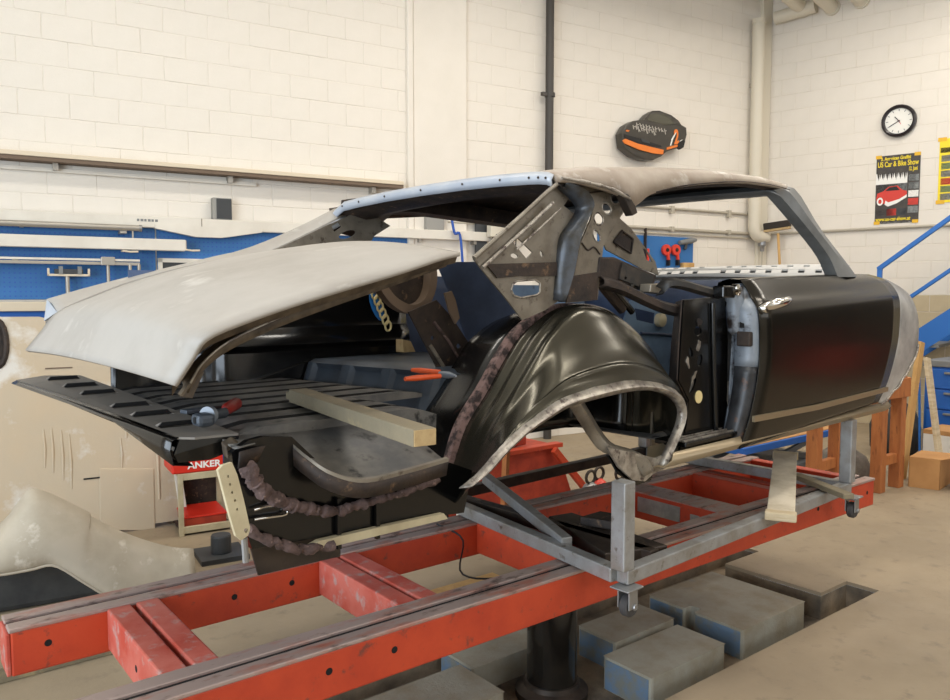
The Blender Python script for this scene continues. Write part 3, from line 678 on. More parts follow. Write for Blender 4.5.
# hydraulic column of the lift
t = thing('lift_column', 'glossy black hydraulic lift column below the red bench', 'lift', (2.34, 2.40, -.15))
part('cylinder', G().lathe([(.11, -.148), (.11, .44)], (2.34, 2.40, 0), 36), 'lift_black', t, smooth=40)
part('base_collar', G().lathe([(.16, -.149), (.16, -.12), (.125, -.10), (.12, -.08)], (2.34, 2.40, 0), 36), 'steel_dark', t, smooth=40)
part('head_plate', G().box(2.2, 2.48, 2.28, 2.52, .425, .439), 'steel_dark', t, bevel=.004)

# concrete blocks in the pit
def pit_block(x0, x1, y0, y1, z1, lab, notch=None):
    t = thing('pit_block', lab, 'block', ((x0 + x1) / 2, (y0 + y1) / 2, -.15), group='blocks in the floor pit')
    g = G(); n = 6
    v, f = plate2d([(x0, y0), (x1, y0), (x1, y1), (x0, y1)] if not notch else [(x0, y0), (x1, y0), (x1, y1), (x0, y1), (x0, notch + .03), (x0 + .06, notch + .03), (x0 + .06, notch - .03), (x0, notch - .03)], [], z1 + .149)
    part('body', G().add([(x, y, q + (z1 - .149) / 2) for x, y, q in v], f), 'block_concrete', t, bevel=.014)
    part('painted_end', G().box(x0 - .003, x0 - .0005, y0 + .015, (notch - .04) if notch else y1 - .015, -.145, z1 - .012), 'block_blue', t)
    if notch: part('painted_end', G().box(x0 - .003, x0 - .0005, notch + .04, y1 - .015, -.145, z1 - .012), 'block_blue', t)
    return t
pit_block(2.55, 3.08, 2.02, 2.29, .0, 'oblong grey concrete block with blue end at the pit edge')
pit_block(3.27, 3.84, 2.05, 2.62, .0, 'large square grey concrete block with notched blue end', 2.36)
pit_block(2.70, 3.14, 2.35, 2.59, -.005, 'grey concrete block tucked between lift column and square block', None)
pit_block(1.25, 2.0, 2.32, 2.62, .0, 'bluish concrete slab in the pit below the red rail', None)
pit_block(2.06, 2.62, 2.60, 2.85, -.03, 'low worn block behind the lift column', None)

# ================================================================ ROLLING STAND
t = thing('rolling_stand', 'grey square tube rolling stand carrying the car body', 'stand', (3.1, .66, .52), CAR)
zc = .63; T = .052
NR, NF, FR, FF = (2.16, .055), (4.03, .06), (2.36, 1.30), (4.05, 1.30)
def bar(name, p0, p1, m='steel_tube', w=T): return part(name, G().beam(p0, p1, w, w), m, t, bevel=.005)
bar('side_beam', (NR[0], NR[1], zc), (NF[0], NF[1], zc))
bar('side_beam', (FR[0], FR[1], zc), (FF[0], FF[1], zc), 'steel_dark')
bar('cross_beam', (NR[0], NR[1] + .026, zc + .001), (FR[0], FR[1] - .026, zc + .001))
bar('cross_beam', (NF[0], NF[1] + .026, zc), (FF[0], FF[1] - .026, zc))
for (x, y), zz in ((NR, .965), (NF, .975), (FR, 1.0), (FF, 1.0)):
    bar('post', (x, y, zc + .026), (x, y, zz), w=.06)
part('brace', G().beam((2.62,1.229,0.697), (2.24,0.374,0.655), .045, .045), 'steel_tube', t, bevel=.004)
part('cross_block', G().prism([(2.459,0.67,0.655), (2.582,0.641,0.655), (2.504,0.1,0.655), (2.254,0.203,0.655)], (0, 0, -.05)), 'steel_dark', t, bevel=.006)
part('cross_block', G().prism([(2.445,0.482,0.66), (2.574,0.481,0.66), (2.588,0.428,0.66), (2.484,0.353,0.66)], (0, 0, .035)), 'rust_dark', t, bevel=.004)
bar('cross_beam', (2.42, 1.274, zc), (2.42, .1, zc), 'steel_dark', .05)
for i, (x, y) in enumerate((NR, (NF[0] - .06, NF[1] - .03), FR, FF)):
    y -= .02
    c = part('castor', G().box(x - .045, x + .045, y - .04, y + .04, zc - .034, zc - .027), 'cast_grey', t, bevel=.003)
    part('fork', G().box(x - .02, x + .03, y - .026, y - .020, zc - .105, zc - .034).box(x - .02, x + .03, y + .020, y + .026, zc - .105, zc - .034).box(x - .02, x + .03, y - .026, y + .026, zc - .045, zc - .034), 'cast_grey', c, bevel=.003)
    part('wheel', G().lathe([(.012, -.017), (.034, -.017), (.04, -.01), (.04, .01), (.034, .017), (.012, .017)], (x + .012, y, zc - .098), 20, 'y'), 'rubber', c, smooth=40)
    part('axle_bolt', G().lathe([(.01, -.032), (.012, -.028), (.012, .028), (.01, .032)], (x + .012, y, zc - .098), 10, 'y'), 'cast_grey', c)
# loose wood on the stand and the bench
p = ((4.355,0.524,0.66),(3.076,-0.059,0.66))
t = thing('pale_board', 'short pale raw board lying across the stand beam', 'board', (3.45, .1, .66), CAR)
part('plank', G().beam((3.98, .36, .752), (3.14, -.03, .672), .112, .034, (0, 0, 1)), 'wood_bleached', t, bevel=.003)
for s, q in ((0, (3.98, .36, .752)), (1, (3.14, -.03, .672))):
    part('torn_end', G().beam((q[0] - .02, q[1] - .009, q[2] - .002), (q[0] + .02, q[1] + .009, q[2] + .002), .126, .038, (0, 0, 1)), 'wood_pale', t, bevel=.006)
single('wood_wedge', G().beam((3.90, .26, .674), (3.66, -.10, .676), .055, .026), 'wood_beam', 'short flat wooden wedge beside the front stand post', 'wood wedge', CAR, bevel=.004)
# thin cable over the bench
single('thin_cable', G().tube(catmull([(1.95, 2.72, .607), (2.0, 2.6, .56), (1.9, 2.48, .47), (2.0, 2.38, .452), (2.2, 2.33, .466)], 20), .004, 6), 'ink_black', 'thin black cable drooping through the red bench', 'cable', smooth=60)


# ================================================================ THE CAR BODY (x from tail to nose, y from near flank to far flank)
car = thing('vintage_coupe', 'stripped vintage coupe body shell in grey primer and black raised on a bench', 'car', (2.4, .95, .95), CAR)
def cp(name, g, m, **k): return part(name, g, m, k.pop('parent', car), **k)
def mirror(pts): return [(a, 1.9 - b, z) for a, b, z in pts]

# ---- trunk lid
near = catmull([(0.665,0.16,1.403), (0.694,0.13,1.463), (0.718,0.1,1.511), (0.822,0.1,1.55), (0.95,0.1,1.588), (1.09,0.1,1.625), (1.246,0.1,1.665), (1.399,0.12,1.705), (1.499,0.15,1.723)], 30)
far = catmull([(0.715,1.66,1.4), (0.766,1.66,1.464), (0.823,1.65,1.537), (0.937,1.64,1.589), (1.082,1.63,1.647), (1.265,1.62,1.701), (1.417,1.6,1.737), (1.564,1.58,1.758), (1.642,1.55,1.768)], 30)
rows = []
for i, (p, q) in enumerate(zip(near, far)):
    s = i / 29; cr = .012 + .035 * min(1, s * 2.2)
    rows.append([tuple(p * (1 - t_) + q * t_ + Vector((0, 0, cr * 4 * t_ * (1 - t_)))) for t_ in [k / 16 for k in range(17)]])
lid = cp('trunk_lid', G().grid(rows), ['primer_grey', 'primer_under'], smooth=25, solid=.012)
cp('lid_hem', G().grid([[tuple(p + Vector((.004, .012, -.004))) for p in near], [tuple(p + Vector((.012, .035, -.03))) for p in near]]), 'primer_under', smooth=60, parent=lid)
# badge hole in the tail
d = Vector((0.758,1.2,1.451))
cp('badge_dent', G().tube([d + Vector((-.012, .05, -.035)), d + Vector((-.012, .0, 0)), d + Vector((-.01, -.02, .02))], [.004, .009, .004], 8), 'primer_under', parent=lid)

# ---- far quarter panel with sail
out_ = catmull([(0.828,1.8,1.581), (0.966,1.8,1.624), (1.098,1.79,1.661), (1.351,1.77,1.719), (1.522,1.75,1.771), (1.674,1.72,1.824), (1.871,1.69,1.914), (2.042,1.66,2.006)], 24)
inn_ = catmull([(0.826,1.66,1.54), (0.941,1.655,1.592), (1.088,1.645,1.651), (1.271,1.635,1.706), (1.424,1.615,1.742), (1.631,1.6,1.778), (1.87,1.6,1.885), (2.058,1.6,1.979)], 24)
rows = [[tuple(p + Vector((0, .03, -.10))) for p in out_], [tuple(p + Vector((0, .02, -.03))) for p in out_], [tuple(p) for p in out_], [tuple(p * .5 + q * .5 + Vector((0, 0, .01))) for p, q in zip(out_, inn_)], [tuple(q) for q in inn_], [tuple(q + Vector((.0, -.005, -.025))) for q in inn_]]
fq = cp('far_quarter_panel', G().grid(rows), 'primer_grey', smooth=40, solid=.008)
cp('quarter_end', G().prism([(0.828,1.8,1.585), (0.831,1.68,1.536), (0.8,1.74,1.502)], (.01, 0, 0)), 'lip_blue', parent=fq)
g = G().grid([[tuple(q + Vector((-.006, -.012, -.008))) for q in inn_[13:]], [tuple(q + Vector((-.01, -.016, -.045))) for q in inn_[13:]]])
cp('sail_lip', g, 'lip_blue', smooth=40, solid=.006, parent=fq)
cp('far_outer_skin', G().grid([[(a_, 1.845, z_) for a_ in (1.2, 1.6, 2.0, 2.5, 3.0, 3.6, 4.2, 4.5)] for z_ in (1.02, 1.3, 1.6)] ), 'primer_grey', smooth=60, solid=.008, parent=fq)

# ---- roof
edge = [(2.028,0.25,1.99), (2.104,0.235,1.989), (2.222,0.22,1.978), (2.344,0.215,1.96), (2.404,0.21,1.928), (2.453,0.21,1.946), (2.51,0.21,1.977), (2.655,0.21,2.016), (2.839,0.2,2.048), (3.137,0.19,2.084), (3.383,0.18,2.093), (3.555,0.17,2.085)]
ed = catmull(edge, 34)
rows = []
for i, p in enumerate(ed):
    s = i / 33; a_ = p.x
    K_ = ((1.9, 2.02), (2.04, 2.028), (2.3, 2.078), (2.6, 2.108), (3.0, 2.135), (3.4, 2.14), (3.72, 2.115), (3.9, 2.10))
    zs = next(z0_ + (z1_ - z0_) * (a_ - x0_) / (x1_ - x0_) for (x0_, z0_), (x1_, z1_) in zip(K_, K_[1:]) if a_ <= x1_)
    row = [tuple(p)]
    for db, fz in ((.012, .5), (.035, .78), (.07, .92)): row.append((a_, p.y + db, p.z + (zs - p.z) * fz))
    for b_ in (.36, .5, .7, .95, 1.2, 1.4, 1.54):
        t_ = (b_ - .24) / 1.42; bow = .06 * (4 * t_ * (1 - t_)) * (s ** 6) - .015 * 4 * t_ * (1 - t_) * (1 - s) ** 6
        row.append((a_ + bow, b_, zs + .022 * (1 - abs(2 * t_ - 1) ** 2.4) - .008))
    row.append((a_, 1.63, zs - .03)); row.append((a_, 1.69, zs - .09))
    rows.append(row)
roof = cp('roof_panel', G().grid(rows), ['roof_primer', 'rust_dark'], smooth=45, solid=.014)
# rear header lip below the roof edge, spot welds
hd = [(q[0] - .004, q[1], q[2]) for q in rows[0][1:13]]
cp('rear_header', G().grid([hd, [(a_ - .012, b_, z_ - .018) for a_, b_, z_ in hd], [(a_ - .006, b_, z_ - .042) for a_, b_, z_ in hd]]), 'lip_blue', smooth=50, solid=.006, parent=roof)
cp('roof_brace', G().grid([[(a_ + .01, b_, z_ - .03) for a_, b_, z_ in hd], [(a_ + .14, b_, z_ - .055) for a_, b_, z_ in hd], [(a_ + .28, b_, z_ - .03) for a_, b_, z_ in hd]]), 'rust_dark', smooth=50, solid=.004, parent=roof)
for k in range(9):
    q = hd[1 + k]; cp('spot_weld', G().lathe([(.004, -.002), (.005, 0), (.003, .002)], (q[0] - .0155, q[1], q[2] - .02), 8, 'x'), 'steel_dark', parent=roof)
rail_far = [(p.x, 1.66, 1.99 + .05 * math.sin(math.pi * i / 33)) for i, p in enumerate(ed)]
cp('far_roof_rail', G().grid([[(a_, 1.69, z_ + .02) for a_, _, z_ in rail_far], [(a_, 1.66, z_ - .03) for a_, _, z_ in rail_far], [(a_, 1.60, z_ - .02) for a_, _, z_ in rail_far], [(a_, 1.58, z_ + .05) for a_, _, z_ in rail_far]]), 'rust_dark', smooth=40, solid=.004, parent=roof)
nr = [p for p in ed if p.x > 2.52]
cp('near_roof_rail', G().grid([[(p.x, p.y, p.z + .002) for p in nr], [(p.x, p.y + .05, p.z - .012) for p in nr], [(p.x, p.y + .12, p.z + .02) for p in nr], [(p.x, p.y + .14, p.z + .06) for p in nr]]), 'rust_dark', smooth=40, solid=.004, parent=roof)
cp('drip_bracket', G().prism([(2.323,0.2,1.971), (2.365,0.2,1.967), (2.409,0.2,1.927), (2.422,0.2,1.903), (2.391,0.2,1.89), (2.366,0.2,1.917)], (0, .035, 0)), 'steel_dark', bevel=.004, parent=roof)
# white torn seam between roof and pillar
cp('torn_seam', G().tube(catmull([(2.025,0.225,1.994), (2.161,0.215,1.989), (2.271,0.205,1.977), (2.372,0.2,1.95)], 14), [.004 + .004 * random.random() for _ in range(14)], 7), 'bare_bright', smooth=60, parent=roof)
cp('header_front', G().grid([[(r[0] - .02, r[1], r[2] - .012) for r in rows[-1][1:12]], [(r[0] - .03, r[1], r[2] - .06) for r in rows[-1][1:12]], [(r[0] - .12, r[1], r[2] - .045) for r in rows[-1][1:12]]]), 'pillar_grey', smooth=40, solid=.006, parent=roof)

# ---- windscreen pillars
oa = [(3.479,0.19,2.089), (3.615,0.17,2.091), (3.791,0.13,1.922), (4.03,0.1,1.765), (4.12,0.08,1.691)]
ia = [(3.441,0.19,2.077), (3.5,0.18,2.045), (3.664,0.14,1.924), (3.843,0.11,1.794), (3.917,0.09,1.688)]
def pillar(name, o_, i_, flip):
    o_ = catmull(o_, 14); i_ = catmull(i_, 14); mid = [p * .45 + q * .55 + Vector((0, -.014, 0)) for p, q in zip(o_, i_)]
    f_ = (lambda L: [(p[0], 1.9 - p[1], p[2]) for p in L]) if flip else (lambda L: [tuple(p) for p in L])
    d_ = Vector((0, .06, 0))
    ring = [[p for p in f_(r)] for r in (o_, mid, i_, [q + d_ for q in i_], [p + d_ for p in o_], o_)]
    return cp(name, G().grid(ring), 'pillar_grey', smooth=28)
pillar('windscreen_pillar', oa, ia, False); pillar('windscreen_pillar', oa, ia, True)

# ---- cowl with louvre slots
u_out = [(.0, .0), (1.62, .0), (1.62, .19), (1.35, .23), (.3, .23), (.0, .17)]
hs = []
for k in range(17):
    x = .10 + .088 * k
    if k in (7,): continue
    for r_ in ((.05, .085), (.125, .155)): hs.append([(x, r_[0]), (x + .034, r_[0]), (x + .042, r_[1]), (x + .008, r_[1])])
v, f = plate2d(u_out, hs, .008)
def cowl_map(x, y, q): 
    s = y / .23; return (4.00 + .17 * s - .05 * math.sin(math.pi * x / 1.62) * (1 - s), .12 + x, 1.672 + .085 * math.sin(s * math.pi / 2) ** .8 + .012 * math.sin(math.pi * x / 1.62) + q)
cowl = cp('cowl_panel', G().add([cowl_map(*p) for p in v], f), 'cowl_grey')
cp('cowl_face', G().grid([[(3.99 - .05 * math.sin(math.pi * k / 12), .12 + 1.62 * k / 12, z_ + .012 * math.sin(math.pi * k / 12)) for k in range(13)] for z_ in (1.672, 1.58, 1.40)]), 'interior_blue', smooth=40, solid=.006, parent=cowl)
cp('cowl_under', G().grid([[tuple(Vector(cowl_map(.04 + 1.54 * k / 12, y_, 0)) + Vector((0, 0, -.014))) for k in range(13)] for y_ in (.03, .08, .13, .175)]), 'hole_shade_black', parent=cowl)

# ---- door
bs = (.115, .06, .022, .0, .0, .004, .018, .03, .042)
dr = [(3.002,0.105,1.664), (3.003,0.078,1.629), (2.993,0.045,1.584), (2.967,0.002,1.528), (2.982,0,1.398), (2.98,0.004,1.277), (2.964,0.018,1.142), (2.942,0.03,1.053), (2.912,0.042,0.977)]
df = [(4.324,0.105,1.708), (4.456,0.078,1.686), (4.509,0.045,1.643), (4.486,0.002,1.568), (4.489,0,1.414), (4.469,0.004,1.307), (4.436,0.018,1.18), (4.394,0.03,1.097), (4.351,0.042,1.035)]
drc = catmull(dr, 33); dfc = catmull(df, 33)
rows = [[tuple(p * (1 - k / 14) + q * (k / 14) + Vector((0, -.006 * math.sin(math.pi * k / 14), .004 * math.sin(math.pi * k / 14)))) for k in range(15)] for p, q in zip(drc, dfc)]
door = cp('door', G().grid(rows), 'door_black', smooth=50, solid=.004, label='satin black door skin')
cp('door_top', G().grid([rows[0], [(a_, b_ + .05, z_ + .004) for a_, b_, z_ in rows[0]], [(a_ + .0, b_ + .10, z_ - .01) for a_, b_, z_ in rows[0]], [(a_, b_ + .12, z_ - .12) for a_, b_, z_ in rows[0]]]), 'door_black', smooth=50, parent=door)
# trim strip
ts = [Vector((2.97,0.02,1.096)), Vector((3.539,0.016,1.09)), Vector((4.394,0.02,1.103))]
cp('trim_strip', G().beam(ts[0] + Vector((0, -.006, 0)), ts[1] + Vector((0, -.008, 0)), .024, .012, (0, 1, 0)).beam(ts[1] + Vector((0, -.008, 0)), ts[2] + Vector((0, -.006, 0)), .024, .012, (0, 1, 0)), 'trim_gold', parent=door)
# handle
h0 = Vector((2.987,-0.01,1.564)); h1 = Vector((3.202,-0.01,1.575))
cp('handle', G().tube(catmull([h0 + Vector((0, .005, -.012)), h0 + Vector((.03, -.03, .0)), h0 * .5 + h1 * .5 + Vector((0, -.035, .004)), h1 + Vector((-.04, -.02, .006)), h1], 12), [.018, .021, .022, .021, .02, .019, .018, .016, .014, .012, .008, .004], 10), 'chrome', parent=door, smooth=60, label='chrome door handle')
cp('handle_button', G().lathe([(.016, -.02), (.02, -.014), (.02, .01)], h0 + Vector((-.005, .0, -.018)), 14, 'y'), 'chrome', parent=door, smooth=40)
# shut face of the door, seen from the rear
sf = [tuple(p + Vector((.004, .006, 0))) for p in drc]; wd_ = [.0, .05, .07, .085, .10, .11, .115, .115, .115, .11, .105, .10, .095, .09, .085, .08]
def wdt(i): return .13 - .05 * (i / 32)
sfi = [(p.x - .012, p.y + wdt(i), p.z) for i, p in enumerate(drc)]
for nm_, i0, i1, m_ in (('shut_face', 3, 20, 'door_inner'), ('shut_face_foot', 19, 33, 'jamb_dark')):
    cp(nm_, G().grid([sf[i0:i1], [((a[0] + b[0]) / 2 - .01, (a[1] + b[1]) / 2, a[2]) for a, b in zip(sf[i0:i1], sfi[i0:i1])], sfi[i0:i1]]), m_, parent=door, smooth=40, solid=.004)
q = Vector(sfi[9]); cp('jamb_bulge', G().lathe([(.008, -.12), (.03, -.10), (.036, 0), (.03, .07), (.006, .085)], (q.x - .005, q.y - .045, q.z - .02), 14), 'door_inner', parent=door, smooth=50)
q = Vector(sfi[15]); cp('latch', G().box(q.x - .02, q.x + .01, q.y - .08, q.y - .02, q.z - .04, q.z + .02), 'rust_dark', parent=door, bevel=.006)
cp('latch_hole', G().box(q.x - .012, q.x - .004, q.y - .05, q.y - .03, q.z + .035, q.z + .06), 'hole_shade_black', parent=door)
dm = rows[16]
cp('inner_shell', G().grid([[(a_ + .02 if k == 0 else a_ - .02 if k == 14 else a_, .135, z_) for k, (a_, b_, z_) in enumerate(rows[r_])] for r_ in (2, 8, 16, 24, 30)]), 'door_inner', smooth=40, solid=.006, parent=door)
cp('lower_shell', G().grid([[tuple(q) for q in rows[32]], [(a_, .09, z_ - .004) for a_, b_, z_ in rows[32]], [(a_, .135, z_ + .03) for a_, b_, z_ in rows[32]]]), 'door_black', parent=door)

# ---- cut front fender
fo = [(4.49,0.075,1.686), (4.626,0.04,1.638), (4.723,0.02,1.583), (4.766,0,1.489), (4.794,0,1.376), (4.778,0.006,1.265), (4.677,0.02,1.164), (4.579,0.03,1.092), (4.401,0.04,1.02)]
foc = catmull(fo, 33)
rows2 = [[tuple(p * (1 - k / 6) + q * (k / 6) + Vector((-.004 + .01 * k / 6, .005, 0))) for k in range(7)] for p, q in zip(dfc, foc)]
fen = cp('fender_stub', G().grid(rows2), 'fender_metal', smooth=50, solid=.004, label='bare grey remainder of the front fender')
cp('torn_edge', G().tube([tuple(p + Vector((.004 * math.sin(i * 2.1), 0, .006 * math.cos(i * 1.7)))) for i, p in enumerate(foc[18:])], .006, 6), 'bare_bright', smooth=60, parent=fen)

# ---- rocker sill and floor
rk = cp('rocker_sill', G().grid([[(a_, .05, 1.025) for a_ in (2.45, 3.2, 4.0, 4.5)], [(a_, .035, 1.0) for a_ in (2.42, 3.2, 4.0, 4.52)], [(a_, .055, .975) for a_ in (2.40, 3.2, 4.0, 4.5)], [(a_, .13, .97) for a_ in (2.40, 3.2, 4.0, 4.5)], [(a_, .16, 1.03) for a_ in (2.45, 3.2, 4.0, 4.5)]]), 'trim_gold', smooth=40, solid=.004)
cp('sill_step', G().box(2.55, 2.95, .06, .20, 1.025, 1.045), 'black_gloss', parent=rk, bevel=.004)
for k in range(3): cp('sill_groove', G().box(2.56, 2.94, .075 + .03 * k, .083 + .03 * k, 1.045, 1.05), 'bare_bright', parent=rk)
cp('cabin_floor', G().grid([[(a_, b_, 1.03 + .06 * math.exp(-((b_ - .95) / .16) ** 2)) for b_ in [.16 + .08 * k for k in range(21)]] for a_ in (2.6, 3.2, 3.8, 4.4)]), 'black_floor', smooth=40, solid=.006)
cp('far_sill', G().box(2.4, 4.5, 1.74, 1.85, .97, 1.04), 'black_gloss', bevel=.006)
cp('firewall', G().grid([[(4.3, b_, z_) for b_ in (.2, .95, 1.7)] for z_ in (1.03, 1.35, 1.62)]), 'black_dusty', solid=.006)
cp('far_door_inner', G().grid([[(a_, 1.76, z_) for a_ in (2.55, 3.0, 3.6, 4.2)] for z_ in (1.04, 1.3, 1.55, 1.66)]), 'panel_blue', solid=.01, label='pale blue inner panel of the far door')
cp('far_door_recess', G().prism([(2.72, 1.745, 1.2), (3.1, 1.745, 1.2), (3.1, 1.745, 1.5), (2.72, 1.745, 1.5)], (0, .008, 0)), 'interior_blue', bevel=.004)
cp('far_window_crank', G().tube([(2.86, 1.74, 1.49), (2.86, 1.715, 1.49), (2.9, 1.71, 1.54)], .014, 8), 'cart_beige', smooth=50)

# ---- near rear wheelhouse
seam = [(1.634,0.42,0.911), (1.691,0.42,1.041), (1.745,0.42,1.16), (1.843,0.42,1.272), (1.92,0.42,1.372), (2.01,0.42,1.46), (2.174,0.42,1.533), (2.36, .42, 1.535), (2.55, .42, 1.44), (2.66, .42, 1.27), (2.66, .42, 1.02)]
mid1 = [(1.605,0.34,0.923), (1.674,0.34,1.043), (1.732,0.34,1.155), (1.833,0.34,1.269), (1.914,0.34,1.37), (2.003,0.34,1.46), (2.151,0.34,1.538), (2.36, .34, 1.54), (2.55, .34, 1.45), (2.67, .34, 1.29), (2.68, .34, 1.02)]
mid2 = [(1.565,0.25,0.958), (1.649,0.25,1.055), (1.715,0.25,1.155), (1.823,0.25,1.269), (1.909,0.25,1.366), (2.003,0.25,1.463), (2.155,0.25,1.547), (2.357,0.25,1.514), (2.516,0.25,1.426), (2.626,0.25,1.314), (2.68, .25, 1.05)]
mid3 = [(1.515,0.16,1.006), (1.6,0.16,1.071), (1.667,0.16,1.154), (1.773,0.16,1.237), (1.87,0.16,1.312), (1.988,0.16,1.377), (2.19,0.16,1.422), (2.37, .16, 1.40), (2.53, .16, 1.33), (2.61, .16, 1.22), (2.60, .16, 1.03)]
ridg = [(1.486,0.115,1.034), (1.57,0.115,1.083), (1.636,0.115,1.146), (1.74,0.115,1.214), (1.845,0.115,1.273), (1.971,0.115,1.321), (2.201,0.115,1.347), (2.38, .115, 1.325), (2.53, .115, 1.27), (2.60, .115, 1.18), (2.55, .115, 1.02)]
lip = [(1.472,0.09,1.053), (1.542,0.085,1.089), (1.606,0.08,1.137), (1.695,0.08,1.186), (1.802,0.08,1.227), (1.926,0.08,1.26), (2.19,0.08,1.28), (2.386,0.08,1.265), (2.529,0.08,1.212), (2.559,0.08,1.129), (2.439,0.08,0.971)]
N_ = 56
cur = [catmull(c_, N_) for c_ in (seam, mid1, mid2, mid3, ridg, lip)]
rows = []; M_ = 46
for j in range(M_):
    t_ = j / (M_ - 1) * 5; rows.append(None)
cols = [catmull([c_[i] for c_ in cur], M_) for i in range(N_)]
ctr = Vector((2.1, 0, 1.0))
for i in range(N_):
    for j in range(M_):
        s_ = j / (M_ - 1); r_ = cols[i][j] - ctr; r_.y = 0; r_.normalize()
        bmp = .013 * sum(math.exp(-((s_ - c0) / .036) ** 2) for c0 in (.15, .29, .43)) + .012 * math.exp(-((s_ - .80) / .03) ** 2)
        w_ = min(1, (N_ - 1 - i) / 10) * min(1, max(0, i - 8) / 10)
        cols[i][j] = cols[i][j] + r_ * bmp * w_
wh = cp('wheelhouse', G().grid([[tuple(cols[i][j]) for i in range(N_)] for j in range(M_)]), 'dome_black', smooth=60, solid=.003, label='glossy black pressed wheelhouse')
# inner half
r0 = cur[0]; c0 = Vector((2.12, 0, 1.05))
def scl(p, s_, b_): return (c0.x + (p.x - c0.x) * s_, b_, c0.z + (p.z - c0.z) * s_ if p.z > c0.z else p.z)
cp('inner_wheelhouse', G().grid([[scl(p, s_, b_) for p in r0] for s_, b_ in ((1.0, .42), (.995, .50), (.985, .60), (.95, .66), (.86, .69), (.6, .70), (.05, .70))]), 'black_gloss', smooth=60, solid=.003)
# rusty welded seam flange and grey ground lip
out1 = [p + (Vector((p.x - 2.1, 0, p.z - 1.0)).normalized() * .026) for p in r0]
cp('seam_flange', G().grid([[tuple(p + Vector((0, -.030, 0))) for p in r0], [tuple(p + Vector((0, -.022, 0))) for p in out1], [tuple(p + Vector((0, .010, 0))) for p in out1], [tuple(p + Vector((0, .014, 0))) for p in r0]]), 'seam_rust', smooth=60, parent=wh)
lp = cur[5]; inw = [p + (ctr - p).normalized() * .0 for p in lp]
ins = []
for p in lp:
    d_ = Vector((2.1 - p.x, 0, 1.05 - p.z)); d_.normalize(); ins.append(p + d_ * .014)
ou = []
for p in lp:
    d_ = Vector((2.1 - p.x, 0, 1.05 - p.z)); d_.normalize(); ou.append(p - d_ * (.024 + random.uniform(-.003, .003)) + Vector((0, .012, 0)))
cp('wheel_lip', G().grid([[tuple(p + Vector((0, -.006, 0))) for p in ou], [tuple(p + Vector((0, -.012, 0))) for p in lp], [tuple(p + Vector((0, -.004, 0))) for p in ins], [tuple(p + Vector((0, .02, 0))) for p in ins]]), 'bare_bright', smooth=60, solid=.004, parent=wh)
# torn strut and patch inside the arch
st = catmull([(1.95,0.1,1.252), (2.05,0.14,1.184), (2.129,0.16,1.117), (2.171,0.14,1.065), (2.249,0.12,1.036), (2.317,0.1,1.001), (2.353,0.09,0.953)], 20)
cp('arch_strut', G().grid([[tuple(p + Vector((-.03, 0, -.006))) for p in st], [tuple(p + Vector((0, -.015, .008))) for p in st], [tuple(p + Vector((.032, 0, .012))) for p in st]]), 'bare_metal', smooth=50, solid=.006, parent=wh)
cp('arch_patch', plate_az([(2.12,0.1,1.081), (2.257,0.1,1.045), (2.41,0.1,1.002), (2.461,0.1,1.006), (2.469,0.1,0.956), (2.392,0.1,0.945), (2.343,0.1,0.927), (2.271,0.1,0.942), (2.188,0.1,1.002)], [], .01), 'bare_bright', parent=wh)
cp('arch_foot', plate_az([(2.152,0.12,1.046), (2.297,0.12,1), (2.439,0.12,0.98), (2.409,0.12,0.917), (2.323,0.12,0.912), (2.215,0.12,0.969)], [], .01), 'black_gloss', parent=wh)
cp('arch_inner_plate', plate_az([(2.675,0.3,1.123), (2.791,0.3,1.078), (2.838,0.3,1.009), (2.767,0.3,0.92), (2.666,0.3,0.943)], [], .008), 'bare_metal', parent=wh)
cp('wheelhouse_bolt', G().lathe([(.004, -.01), (.008, 0), (.004, .008)], (1.847,0.33,1.255), 8, 'y'), 'steel_dark', parent=wh)

# ---- rear pillar inner structure
sail = cp('rear_pillar_panel', plate_az([(1.687,0.3,1.714), (1.793,0.3,1.786), (1.924,0.3,1.876), (2.023,0.3,1.947), (2.079,0.3,1.983), (2.132,0.3,1.985), (2.237,0.3,1.959), (2.232,0.3,1.922), (2.166,0.3,1.846), (2.118,0.3,1.777), (2.103,0.3,1.688), (2.099,0.3,1.582), (2.026,0.3,1.548), (1.911,0.3,1.515), (1.839,0.3,1.583), (1.761,0.3,1.649)],
    [[(1.862,0.3,1.776), (1.888,0.3,1.79), (1.959,0.3,1.745), (1.93,0.3,1.722)], [(1.89,0.3,1.727),(1.886,0.3,1.723),(1.878,0.3,1.722),(1.869,0.3,1.722),(1.86,0.3,1.725),(1.854,0.3,1.728),(1.853,0.3,1.733),(1.857,0.3,1.736),(1.865,0.3,1.738),(1.875,0.3,1.738),(1.883,0.3,1.735),(1.889,0.3,1.731)], [(2.012,0.3,1.743),(2.013,0.3,1.737),(2.012,0.3,1.732),(2.009,0.3,1.729),(2.004,0.3,1.73),(2,0.3,1.734),(1.996,0.3,1.739),(1.995,0.3,1.745),(1.996,0.3,1.75),(1.999,0.3,1.753),(2.004,0.3,1.752),(2.008,0.3,1.748)],
     [(1.867,0.3,1.637), (1.886,0.3,1.647), (1.975,0.3,1.653), (2,0.3,1.641), (2,0.3,1.61), (1.985,0.3,1.6), (1.906,0.3,1.59), (1.872,0.3,1.597), (1.858,0.3,1.617)],
     [(2.117,0.3,1.914), (2.143,0.3,1.94), (2.204,0.3,1.92), (2.182,0.3,1.887)]], .006), 'bare_metal', label='bare metal rear pillar panel with cut-outs')
fl = [Vector((1.682,0.29,1.717)), Vector((1.796,0.29,1.795)), Vector((1.912,0.28,1.88)), Vector((1.995,0.27,1.945)), Vector((2.039,0.26,1.979))]
cp('pillar_flange', G().tube(catmull(fl, 16), .008, 10), 'bare_metal', smooth=60, parent=sail)
